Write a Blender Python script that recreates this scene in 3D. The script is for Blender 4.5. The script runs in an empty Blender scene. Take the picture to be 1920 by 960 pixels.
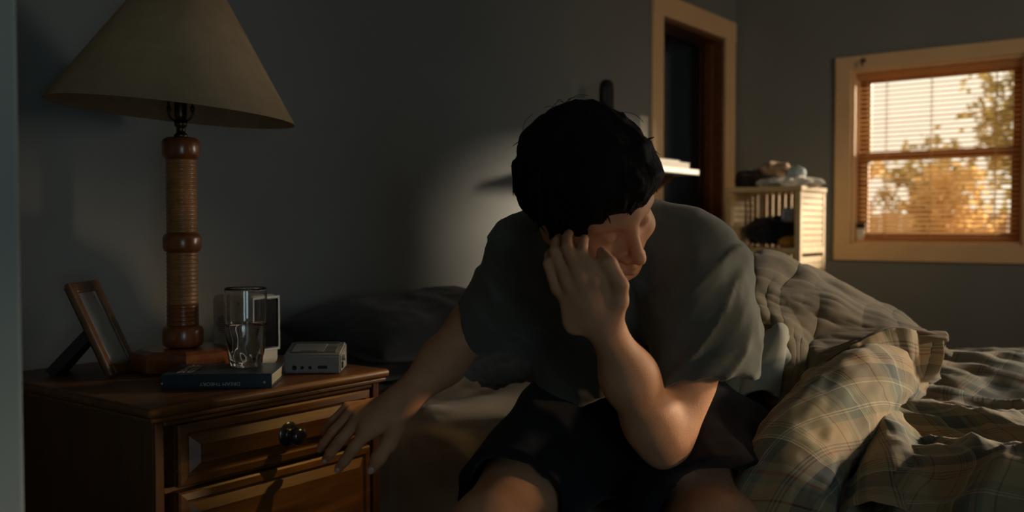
import bpy, bmesh, math, random
import numpy as np
from mathutils import Vector, Matrix, Euler
R = math.radians
random.seed(7)
rng = np.random.default_rng(7)
SC = bpy.context.scene
COL = SC.collection

# ------------------------------------------------------------------ camera
FPX, YAW, PITCH, CZ = 1750.0, R(37.4), R(1.8), 0.95
cd = bpy.data.cameras.new('camera'); cam = bpy.data.objects.new('camera', cd); COL.objects.link(cam)
cam.location = (0, 0, CZ)
cam.rotation_euler = (R(90) - PITCH, 0, YAW - R(90))
cd.sensor_width = 36.0; cd.lens = 36.0 * FPX / 1920.0
cd.clip_start = 0.02
cd.dof.use_dof = True; cd.dof.focus_distance = 1.55; cd.dof.aperture_fstop = 3.2
SC.camera = cam

# ------------------------------------------------------------------ world, sun, big lights, exposure
w = bpy.data.worlds.new('sky'); SC.world = w; w.use_nodes = True
bg = w.node_tree.nodes['Background']
bg.inputs[0].default_value = (1.0, 0.88, 0.66, 1); bg.inputs[1].default_value = 1.25

def light(name, kind, loc, energy, color, **kw):
    d = bpy.data.lights.new(name, kind); o = bpy.data.objects.new(name, d); COL.objects.link(o)
    o.location = loc; d.energy = energy; d.color = color
    for k, v in kw.items():
        if k != 'aim': setattr(d, k, v)
    if 'aim' in kw:
        o.rotation_euler = (Vector(kw['aim']) - Vector(loc)).to_track_quat('-Z', 'Y').to_euler()
    return o
SUN_DIR = Vector((-1.0, 0.59, -0.25))
sun = light('sun', 'SUN', (8, -3, 4), 8.5, (1.0, 0.80, 0.57), angle=R(8))
sun.rotation_euler = SUN_DIR.to_track_quat('-Z', 'Y').to_euler()
# cool area fill added behind the camera, no window there
light('rear_cool_fill', 'AREA', (-0.9, -2.55, 0.80), 12.0, (0.66, 0.90, 1.0), shape='RECTANGLE', size=1.1, size_y=1.1, aim=(1.6, 1.9, 0.9))
# warm daylight coming in at the second window of the right wall
light('second_window_daylight', 'AREA', (4.50, -.985, 1.265), 30.0, (1.0, 0.90, 0.78), shape='RECTANGLE', size=1.25, size_y=0.76, aim=(3.5, -.985, 1.265))

# warm area fill added behind the camera, brightens the window wall and trim
light('rear_warm_fill', 'AREA', (1.6, -2.55, 1.6), 2.8, (1.0, 0.72, 0.44), shape='RECTANGLE', size=.6, size_y=.9, aim=(4.3, 1.3, 1.5), spread=R(50))
# added warm spot without a fixture, brightens the nightstand front and the hand
light('nightstand_fill_spot', 'SPOT', (2.25, .25, 2.3), 75.0, (1.0, 0.62, 0.18), aim=(1.13, 1.33, .44), spot_size=R(12), spot_blend=1.0, shadow_soft_size=.03)

# unseen warm spot added off right, brightens the forearm and the plaid
light('forearm_fill_spot', 'SPOT', (2.75, -2.45, 1.05), 170.0, (1.0, 0.66, 0.36), aim=(1.52, .50, .60), spot_size=R(18), spot_blend=1.0, shadow_soft_size=.12)

vs = SC.view_settings
vs.view_transform = 'Standard'; vs.look = 'None'; vs.gamma = 1.0; vs.use_curve_mapping = False
vs.exposure = 0.0
SC.cycles.max_bounces = 10
SC.cycles.transparent_max_bounces = 24
SC.cycles.sample_clamp_indirect = 3.0

# ------------------------------------------------------------------ point helpers
AX = np.array([math.cos(YAW), math.sin(YAW)]); RX = np.array([math.sin(YAW), -math.cos(YAW)])
cp, sp = math.cos(PITCH), math.sin(PITCH)
def rfz(px, py, d):
    """a point seen at a pixel of the photograph, d metres into the room: (right, forward, z)"""
    r = (px - 960) / FPX * d; u = -(py - 480) / FPX * d
    return np.array([r, d * cp + u * sp, CZ + u * cp - d * sp])
def to_world(p):
    p = np.asarray(p, float); 
    q = np.empty_like(p)
    q[..., 0] = p[..., 0] * RX[0] + p[..., 1] * AX[0]
    q[..., 1] = p[..., 0] * RX[1] + p[..., 1] * AX[1]
    q[..., 2] = p[..., 2]
    return q
def at(px, py, d): return to_world(rfz(px, py, d))

# ------------------------------------------------------------------ materials
MATS = {}
def nodes_of(name):
    m = bpy.data.materials.new(name); m.use_nodes = True
    nt = m.node_tree; MATS[name] = m
    return m, nt, nt.nodes['Principled BSDF']
def nd(nt, t, **kw):
    n = nt.nodes.new(t)
    for k, v in kw.items():
        if k.startswith('i_'):
            key = k[2:]; key = int(key) if key.isdigit() else key.replace('_', ' ')
            n.inputs[key].default_value = v
        else: setattr(n, k, v)
    return n
def plain(name, col, rough=0.6, var=0.12, scale=8.0, bump=0.0, bscale=None, metallic=0.0, spec=0.5, coat=0.0, sub=0.0, stretch=None, coords='Object'):
    m, nt, b = nodes_of(name); L = nt.links
    tc = nd(nt, 'ShaderNodeTexCoord'); mp = nd(nt, 'ShaderNodeMapping')
    if stretch: mp.inputs['Scale'].default_value = stretch
    L.new(tc.outputs[coords], mp.inputs[0])
    n = nd(nt, 'ShaderNodeTexNoise', i_Scale=scale, i_Detail=5.0, i_Roughness=0.6); L.new(mp.outputs[0], n.inputs['Vector'])
    cr = nd(nt, 'ShaderNodeValToRGB'); L.new(n.outputs[0], cr.inputs[0])
    c = np.array(col)
    cr.color_ramp.elements[0].position = 0.3; cr.color_ramp.elements[1].position = 0.72
    cr.color_ramp.elements[0].color = (*np.clip(c * (1 - var), 0, 1), 1); cr.color_ramp.elements[1].color = (*np.clip(c * (1 + var), 0, 1), 1)
    L.new(cr.outputs[0], b.inputs['Base Color'])
    b.inputs['Roughness'].default_value = rough; b.inputs['Metallic'].default_value = metallic
    b.inputs['Specular IOR Level'].default_value = spec; b.inputs['Coat Weight'].default_value = coat
    if sub: 
        b.inputs['Subsurface Weight'].default_value = sub; b.inputs['Subsurface Radius'].default_value = (0.012, 0.004, 0.002); b.inputs['Subsurface Scale'].default_value = 0.6
    if bump:
        n2 = nd(nt, 'ShaderNodeTexNoise', i_Scale=bscale or scale * 6, i_Detail=4.0); L.new(mp.outputs[0], n2.inputs['Vector'])
        bp = nd(nt, 'ShaderNodeBump', i_Strength=bump, i_Distance=0.004); L.new(n2.outputs[0], bp.inputs['Height']); L.new(bp.outputs[0], b.inputs['Normal'])
    return m
def wood(name, dark, lightc, rough=0.35, stretch=(1.2, 14, 14), coat=0.2):
    m, nt, b = nodes_of(name); L = nt.links
    tc = nd(nt, 'ShaderNodeTexCoord'); mp = nd(nt, 'ShaderNodeMapping'); mp.inputs['Scale'].default_value = stretch
    L.new(tc.outputs['Object'], mp.inputs[0])
    n = nd(nt, 'ShaderNodeTexNoise', i_Scale=3.0, i_Detail=8.0, i_Roughness=0.65, i_Distortion=0.6); L.new(mp.outputs[0], n.inputs['Vector'])
    cr = nd(nt, 'ShaderNodeValToRGB'); L.new(n.outputs[0], cr.inputs[0])
    cr.color_ramp.elements[0].position = 0.35; cr.color_ramp.elements[1].position = 0.68
    cr.color_ramp.elements[0].color = (*dark, 1); cr.color_ramp.elements[1].color = (*lightc, 1)
    L.new(cr.outputs[0], b.inputs['Base Color']); b.inputs['Roughness'].default_value = rough; b.inputs['Coat Weight'].default_value = coat
    b.inputs['Coat Roughness'].default_value = 0.2
    bp = nd(nt, 'ShaderNodeBump', i_Strength=0.15, i_Distance=0.002); L.new(n.outputs[0], bp.inputs['Height']); L.new(bp.outputs[0], b.inputs['Normal'])
    return m
def fabric(name, col, var=0.15, weave=900.0, rough=0.9, sheen=0.25, bump=0.25):
    m = plain(name, col, rough, var, 14.0, bump, weave, spec=0.2)
    m.node_tree.nodes['Principled BSDF'].inputs['Sheen Weight'].default_value = sheen
    return m
def thin_sheet(name, col, trans=0.4, rough=0.6, scale=30.0, var=0.15):
    """cloth, slat or leaf that lets light through"""
    m = plain(name, col, rough, var, scale); nt = m.node_tree; L = nt.links
    b = nt.nodes['Principled BSDF']; out = nt.nodes['Material Output']
    t = nd(nt, 'ShaderNodeBsdfTranslucent'); mix = nd(nt, 'ShaderNodeMixShader', i_0=trans)
    cr = [n for n in nt.nodes if n.type == 'VALTORGB'][0]
    L.new(cr.outputs[0], t.inputs[0]); L.new(b.outputs[0], mix.inputs[1]); L.new(t.outputs[0], mix.inputs[2]); L.new(mix.outputs[0], out.inputs[0])
    return m
def pane_glass(name, tint=(1, 1, 1), gloss=0.9):
    m, nt, b = nodes_of(name); L = nt.links; out = nt.nodes['Material Output']
    tr = nd(nt, 'ShaderNodeBsdfTransparent'); tr.inputs[0].default_value = (*tint, 1)
    gl = nd(nt, 'ShaderNodeBsdfGlossy'); gl.inputs['Roughness'].default_value = 0.03
    fr = nd(nt, 'ShaderNodeFresnel', i_IOR=1.45); mx = nd(nt, 'ShaderNodeMixShader')
    ml = nd(nt, 'ShaderNodeMath', operation='MULTIPLY', i_1=gloss); L.new(fr.outputs[0], ml.inputs[0])
    L.new(ml.outputs[0], mx.inputs[0]); L.new(tr.outputs[0], mx.inputs[1]); L.new(gl.outputs[0], mx.inputs[2]); L.new(mx.outputs[0], out.inputs[0])
    return m
def clear(name, ior, tint=(1, 1, 1)):
    m, nt, b = nodes_of(name)
    b.inputs['Base Color'].default_value = (*tint, 1); b.inputs['Transmission Weight'].default_value = 1.0
    b.inputs['Roughness'].default_value = 0.0; b.inputs['IOR'].default_value = ior
    return m
def plaid(name):
    """tan and sage checks with dark green bands, cream and rust lines, laid on the cloth's own UVs (metres)"""
    m, nt, b = nodes_of(name); L = nt.links
    uv = nd(nt, 'ShaderNodeUVMap'); sx = nd(nt, 'ShaderNodeSeparateXYZ'); L.new(uv.outputs[0], sx.inputs[0])
    def axis(sock, P, stops):
        md = nd(nt, 'ShaderNodeMath', operation='DIVIDE', i_1=P); L.new(sock, md.inputs[0])
        fr = nd(nt, 'ShaderNodeMath', operation='FRACT'); L.new(md.outputs[0], fr.inputs[0])
        cr = nd(nt, 'ShaderNodeValToRGB'); cr.color_ramp.interpolation = 'CONSTANT'
        e = cr.color_ramp.elements; e[0].position = 0; e[0].color = (*stops[0][1], 1); e[1].position = stops[1][0]; e[1].color = (*stops[1][1], 1)
        for p, c in stops[2:]:
            k = e.new(p); k.color = (*c, 1)
        L.new(fr.outputs[0], cr.inputs[0]); return cr
    tan, sage, dark, rust, cream, brown = (.33, .25, .135), (.17, .185, .12), (.035, .05, .045), (.20, .045, .03), (.55, .50, .38), (.11, .07, .04)
    s1 = [(0, tan), (.20, brown), (.215, tan), (.235, brown), (.25, tan), (.27, brown), (.285, sage), (.36, cream), (.37, sage), (.385, cream), (.395, dark), (.60, sage), (.66, rust), (.68, sage), (.74, tan), (.86, rust), (.88, tan)]
    s2 = [(0, sage), (.10, cream), (.11, sage), (.13, cream), (.14, sage), (.22, tan), (.44, brown), (.455, tan), (.475, brown), (.49, tan), (.51, rust), (.53, tan), (.62, dark), (.80, sage), (.85, cream), (.86, sage)]
    a = axis(sx.outputs[0], 0.165, s1); c = axis(sx.outputs[1], 0.165, s2)
    mx = nd(nt, 'ShaderNodeMix', data_type='RGBA'); mx.inputs[0].default_value = 0.5
    L.new(a.outputs[0], mx.inputs[6]); L.new(c.outputs[0], mx.inputs[7])
    L.new(mx.outputs[2], b.inputs['Base Color']); b.inputs['Roughness'].default_value = 0.85; b.inputs['Sheen Weight'].default_value = 0.2
    b.inputs['Specular IOR Level'].default_value = 0.25
    return m

M_wall = plain('wall_paint', (.20, .222, .230), .75, .05, 3.0, .12, 90)
M_wall_l = plain('wall_paint_cool_lit', (.25, .31, .305), .8, .05, 3.0, .12, 90)  # teal tint carries the cool light falling on this near wall
M_ceil = plain('ceiling_paint', (.45, .45, .44), .9, .03, 3)
M_floor = wood('floor_boards', (.06, .035, .02), (.13, .08, .045))
M_trim = plain('cream_trim', (.80, .57, .33), .5, .06, 6, .05, 60)
M_jamb = wood('jamb_wood', (.09, .035, .013), (.17, .07, .025))
M_hall = plain('hall_paint', (.20, .21, .22), .9, .05, 3)
M_sash = wood('sash_wood', (.25, .10, .03), (.42, .19, .06), .45, (14, 1.5, 14))
M_slat = thin_sheet('blind_slat', (.82, .53, .24), .6, .5, 10, .06)
M_cord = plain('blind_cord', (.70, .48, .22), .8, .05)
M_ns = wood('stained_pine', (.075, .027, .005), (.19, .075, .012), .40, (1.4, 16, 16), .05)
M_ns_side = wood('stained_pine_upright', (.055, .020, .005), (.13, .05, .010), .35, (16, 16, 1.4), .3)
M_lampwood = wood('lamp_wood', (.16, .045, .012), (.28, .085, .022), .28, (12, 12, 2), .5)
M_wrap = plain('lamp_wrap', (.33, .15, .045), .4, .25, 40, .2, 200, coat=.25)
M_shade = thin_sheet('shade_parchment', (.46, .33, .19), .10, .8, 18, .10)
M_brass = plain('dark_brass', (.10, .075, .04), .35, .2, 20, metallic=1.0)
M_bulb = plain('frosted_bulb', (.6, .58, .52), .3, .02)
M_knob = plain('black_iron', (.015, .014, .016), .22, .3, 40, spec=.7)
M_frame = wood('frame_wood', (.10, .04, .015), (.20, .085, .03), .4, (16, 16, 2))
M_black = plain('matte_black', (.010, .010, .011), .6, .2, 20)
M_photo = plain('faded_print', (.33, .34, .31), .35, .25, 9)
M_cover = plain('navy_cover', (.020, .040, .055), .38, .25, 22, .05, 200)
M_cover2 = plain('dark_cover', (.018, .026, .036), .42, .25, 22, .05, 200)
M_pages = plain('book_pages', (.40, .36, .27), .9, .15, 3, .4, 30, stretch=(1, 1, 60))
M_ink = plain('silver_print', (.55, .55, .52), .4, .08, 30)
M_cream = plain('cream_plastic', (.74, .69, .56), .4, .04, 6)
M_screen = plain('black_glass', (.004, .005, .006), .2, .1, 5, spec=.25)
M_gril = plain('grille_holes', (.05, .05, .045), .8, .1)
M_amber = plain('amber_lamp', (.75, .28, .03), .3, .05)
M_grey = plain('grey_plastic', (.26, .27, .26), .42, .05, 12, .08, 250)
M_grey2 = plain('grey_window_plastic', (.13, .15, .15), .15, .05, 12)
M_paper = plain('paper', (.62, .60, .55), .9, .04, 4)
M_white = plain('white_paint', (.78, .76, .72), .5, .03, 4)
M_glass = clear('tumbler_glass', 1.46, (.97, .98, .97)); M_water = clear('water', 1.33)
M_pane = pane_glass('window_pane')
M_skin = plain('skin', (.57, .30, .17), .58, .12, 26, .12, 320, spec=.22, sub=.15)
M_nail = plain('nail', (.66, .40, .30), .25, .04)
M_hair = plain('dark_hair', (.010, .008, .007), .75, .35, 60, .5, 160, spec=.12, stretch=(1, 1, .35))
M_shirt = fabric('grey_green_cotton', (.115, .122, .104), .10)
M_shorts = fabric('black_jersey', (.010, .010, .014), .2, sheen=.08)
M_sheet = fabric('beige_sheet', (.44, .35, .24), .10)
M_matt = fabric('mattress_ticking', (.42, .38, .30), .06)
M_pil = fabric('charcoal_pillowcase', (.045, .050, .055), .2)
M_pil2 = fabric('black_pillowcase', (.012, .012, .014), .2)
M_bluesheet = fabric('slate_sheet', (.21, .25, .28), .15)
M_greysheet = fabric('sage_grey_sheet', (.26, .27, .23), .12)
M_olive = fabric('olive_lining', (.135, .105, .058), .14, sheen=.15)
M_plaid = plaid('plaid_cotton')
M_pipe = fabric('brown_piping', (.11, .065, .035), .15)
M_bedwood = wood('bed_wood', (.05, .025, .012), (.09, .045, .02))
M_bamboo = wood('pale_wood', (.66, .47, .22), (.82, .63, .34), .45, (10, 2, 10))
M_navy = fabric('navy_cloth', (.012, .014, .022), .3)
M_wcloth = fabric('white_cloth', (.86, .83, .77), .06)
M_lilac = fabric('pale_lilac_cloth', (.48, .47, .52), .08)
M_ochre = fabric('ochre_cloth', (.55, .28, .03), .12)
M_tan = fabric('tan_cloth', (.45, .30, .18), .15)
M_brownc = fabric('dark_brown_cloth', (.045, .028, .018), .3)
M_blue = fabric('pale_blue_cloth', (.42, .53, .56), .1)
M_bark = plain('bark', (.12, .075, .045), .9, .3, 12, .6, 40)
M_leafg = thin_sheet('gold_leaf', (.72, .50, .22), .75, .6, 1.2, .35)
M_leaf = thin_sheet('olive_leaf', (.34, .27, .09), .55, .6, 1.2, .35)
M_fence = wood('fence_board', (.48, .28, .12), (.64, .40, .19), .7, (8, 8, 1))
M_earth = plain('dry_ground', (.30, .22, .12), .95, .2, 2, .3, 20)

# ------------------------------------------------------------------ mesh helpers
def mesh_from(name, V, F, mat, smooth=False, uv=None, angle=None):
    me = bpy.data.meshes.new(name)
    me.from_pydata([tuple(map(float, v)) for v in V], [], [tuple(int(i) for i in f) for f in F]); 
    if uv is not None:
        l = me.uv_layers.new(name='UVMap'); idx = np.empty(len(me.loops), int); me.loops.foreach_get('vertex_index', idx)
        l.data.foreach_set('uv', np.asarray(uv, float)[idx].ravel())
    if mat: me.materials.append(mat)
    if smooth: me.polygons.foreach_set('use_smooth', [True] * len(me.polygons))
    me.update()
    return me
def bm_mesh(name, bm, mat, smooth=False):
    bmesh.ops.recalc_face_normals(bm, faces=bm.faces[:])
    me = bpy.data.meshes.new(name); bm.to_mesh(me); bm.free(); me.materials.append(mat)
    if smooth: me.polygons.foreach_set('use_smooth', [True] * len(me.polygons))
    return me
def link(name, me, parent=None, loc=(0, 0, 0), rot=None):
    o = bpy.data.objects.new(name, me); COL.objects.link(o)
    o.location = loc
    if rot is not None: o.rotation_euler = rot
    if parent: o.parent = parent
    return o
def tag(o, label=None, cat=None, group=None, kind=None):
    if label: o['label'] = label
    if cat: o['category'] = cat
    if group: o['group'] = group
    if kind: o['kind'] = kind
    return o
def thing(name, label, cat, loc=(0, 0, 0), rotz=0.0, group=None):
    o = bpy.data.objects.new(name, None); COL.objects.link(o); o.empty_display_size = .05
    o.location = loc; o.rotation_euler = (0, 0, rotz)
    return tag(o, label, cat, group)
def bx(bm, lo, hi, bevel=0.0, seg=2):
    lo = np.minimum(lo, hi); hi = np.maximum(lo, hi)
    r = bmesh.ops.create_cube(bm, size=1.0)
    vs_ = r['verts']
    s = Vector(np.array(hi, float) - np.array(lo, float)); c = Vector((np.array(hi, float) + np.array(lo, float)) / 2)
    for v in vs_: v.co = Vector((v.co.x * s.x, v.co.y * s.y, v.co.z * s.z)) + c
    if bevel:
        es = list({e for v in vs_ for e in v.link_edges})
        bmesh.ops.bevel(bm, geom=es, offset=bevel, segments=seg, affect='EDGES', profile=.5)
def box(name, lo, hi, mat, parent=None, bevel=0.0, loc=(0, 0, 0), rot=None, seg=2):
    lo, hi = np.minimum(lo, hi), np.maximum(lo, hi)
    bm = bmesh.new(); bx(bm, lo, hi, bevel, seg)
    return link(name, bm_mesh(name, bm, mat), parent, loc, rot)
def boxes(name, lst, mat, parent=None, bevel=0.0, loc=(0, 0, 0), rot=None):
    bm = bmesh.new()
    for lo, hi in lst: bx(bm, np.minimum(lo, hi), np.maximum(lo, hi), bevel)
    return link(name, bm_mesh(name, bm, mat), parent, loc, rot)
def lathe_me(name, prof, mat, seg=48, smooth=True, closed=False):
    V, F = [], []; n = len(prof)
    for i in range(seg):
        a = 2 * math.pi * i / seg
        for r, z in prof: V.append((r * math.cos(a), r * math.sin(a), z))
    m = n if closed else n - 1
    for i in range(seg):
        j = (i + 1) % seg
        for k in range(m):
            k2 = (k + 1) % n
            F.append((i * n + k, j * n + k, j * n + k2, i * n + k2))
    bm = bmesh.new(); me = mesh_from('tmp', V, F, mat); bm.from_mesh(me); bpy.data.meshes.remove(me)
    bmesh.ops.remove_doubles(bm, verts=bm.verts[:], dist=1e-6)
    return bm_mesh(name, bm, mat, smooth)
def catmull(P, n):
    P = np.asarray(P, float); k = len(P)
    if k == 2:
        t = np.linspace(0, 1, n)[:, None]; return P[0] * (1 - t) + P[1] * t
    Q = np.vstack([2 * P[0] - P[1], P, 2 * P[-1] - P[-2]])
    t = np.linspace(0, k - 1 - 1e-9, n); i = t.astype(int); f = (t - i)[:, None]
    p0, p1, p2, p3 = Q[i], Q[i + 1], Q[i + 2], Q[i + 3]
    return .5 * (2 * p1 + (p2 - p0) * f + (2 * p0 - 5 * p1 + 4 * p2 - p3) * f ** 2 + (3 * p1 - p0 - 3 * p2 + p3) * f ** 3)
def tube_me(name, path, r, mat, seg=10, n=None, smooth=True):
    P = catmull(path, n) if n else np.asarray(path, float)
    rr = np.interp(np.linspace(0, 1, len(P)), np.linspace(0, 1, len(np.atleast_1d(r))), np.atleast_1d(r)) if np.ndim(r) else np.full(len(P), r)
    T = np.gradient(P, axis=0); T /= np.linalg.norm(T, axis=1)[:, None] + 1e-12
    V, F = [], []
    up = np.array([0, 0, 1.0]) if abs(T[0][2]) < .9 else np.array([1.0, 0, 0])
    u = np.cross(T[0], up); u /= np.linalg.norm(u)
    for k in range(len(P)):
        u = u - T[k] * u.dot(T[k]); u /= np.linalg.norm(u) + 1e-12; v = np.cross(T[k], u)
        for s in range(seg):
            a = 2 * math.pi * s / seg; V.append(P[k] + rr[k] * (math.cos(a) * u + math.sin(a) * v))
    for k in range(len(P) - 1):
        for s in range(seg):
            s2 = (s + 1) % seg; F.append((k * seg + s, k * seg + s2, (k + 1) * seg + s2, (k + 1) * seg + s))
    F.append(tuple(range(seg))[::-1]); F.append(tuple((len(P) - 1) * seg + s for s in range(seg)))
    return mesh_from(name, V, F, mat, smooth)

# numpy value noise
_H = rng.random((64, 64, 64)).astype(np.float32)
def vnoise(p, scale=1.0):
    q = np.asarray(p, np.float32) * scale + 1000.0
    i = np.floor(q).astype(int); f = (q - i); f = f * f * (3 - 2 * f); i &= 63; j = (i + 1) & 63
    x0, y0, z0, x1, y1, z1 = i[..., 0], i[..., 1], i[..., 2], j[..., 0], j[..., 1], j[..., 2]
    fx, fy, fz = f[..., 0], f[..., 1], f[..., 2]
    a = _H[x0, y0, z0] * (1 - fx) + _H[x1, y0, z0] * fx; b = _H[x0, y1, z0] * (1 - fx) + _H[x1, y1, z0] * fx
    c = _H[x0, y0, z1] * (1 - fx) + _H[x1, y0, z1] * fx; d = _H[x0, y1, z1] * (1 - fx) + _H[x1, y1, z1] * fx
    return ((a * (1 - fy) + b * fy) * (1 - fz) + (c * (1 - fy) + d * fy) * fz) * 2 - 1
def fbm(p, scale, oct=3):
    s, a, t = 0, 1, 0
    for k in range(oct): s = s + a * vnoise(np.asarray(p) + 7.3 * k, scale * 2 ** k); t += a; a *= .5
    return s / t
def ridge(p, scale, oct=2):
    s, a, t = 0, 1, 0
    for k in range(oct): s = s + a * (1 - 2 * np.abs(vnoise(np.asarray(p) + 3.1 * k, scale * 2 ** k))); t += a; a *= .5
    return s / t

def sheet(name, rows, mat, parent=None, nu=60, nv=60, thick=0.006, wrinkle=(), uvs=1.0, loc=None, world=True, back_mat=None, seed=0.0):
    """cloth lofted through rows of control points; wrinkle = [(amp, scale_u, scale_v)] displaces along the normal"""
    rows = [catmull(r, nu) for r in rows]
    G = np.array([catmull([r[i] for r in rows], nv) for i in range(nu)])       # nu, nv, 3
    du = np.gradient(G, axis=0); dv = np.gradient(G, axis=1)
    N = np.cross(du, dv); N /= np.linalg.norm(N, axis=2)[..., None] + 1e-12
    su = np.concatenate([[0], np.cumsum(np.linalg.norm(np.diff(G, axis=0), axis=2).mean(1))])
    sv = np.concatenate([[0], np.cumsum(np.linalg.norm(np.diff(G, axis=1), axis=2).mean(0))])
    U, W = np.meshgrid(su, sv, indexing='ij')
    for amp, a, b, *kind in wrinkle:
        q = np.stack([U * a + 0.35 * vnoise(np.stack([U * 6, W * 6, U * 0 + seed], -1)), W * b + 0.35 * vnoise(np.stack([U * 6, W * 6, U * 0 + 5 + seed], -1)), U * 0 + seed], -1)
        d = ridge(q, 1.0) if kind else fbm(q, 1.0, 2)
        G = G + N * (amp * d)[..., None]
    V = G.reshape(-1, 3); uv = np.stack([U, W], -1).reshape(-1, 2) * uvs + seed
    F = []
    for i in range(nu - 1):
        for j in range(nv - 1):
            F.append((i * nv + j, (i + 1) * nv + j, (i + 1) * nv + j + 1, i * nv + j + 1))
    off = np.array(parent.location if parent else (0, 0, 0)) if world else np.zeros(3)
    me = mesh_from(name, V - off, F, mat, True, uv)
    if back_mat: me.materials.append(back_mat)
    o = link(name, me, parent)
    s = o.modifiers.new('thickness', 'SOLIDIFY'); s.thickness = thick; s.offset = -1
    if back_mat: s.material_offset = 1
    return o, G

def blob(name, centre, radii, mat, parent=None, amp=.25, scale=14.0, seg=48, flat=None, rotz=0.0, seed=0.0):
    """a crumpled bundle of cloth"""
    bm = bmesh.new(); bmesh.ops.create_icosphere(bm, subdivisions=5, radius=1.0)
    P = np.array([v.co[:] for v in bm.verts]); r = np.array(radii)
    q = P * r
    d = 1 + amp * ridge(q + seed, scale, 3) + .5 * amp * fbm(q + seed, scale * .6, 2)
    q = P * d[:, None] * r
    if flat is not None: q[:, 2] = np.maximum(q[:, 2], flat)
    c, s = math.cos(rotz), math.sin(rotz)
    q = np.stack([q[:, 0] * c - q[:, 1] * s, q[:, 0] * s + q[:, 1] * c, q[:, 2]], -1)
    for v, k in zip(bm.verts, q): v.co = k
    return link(name, bm_mesh(name, bm, mat, True), parent, centre)

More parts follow.
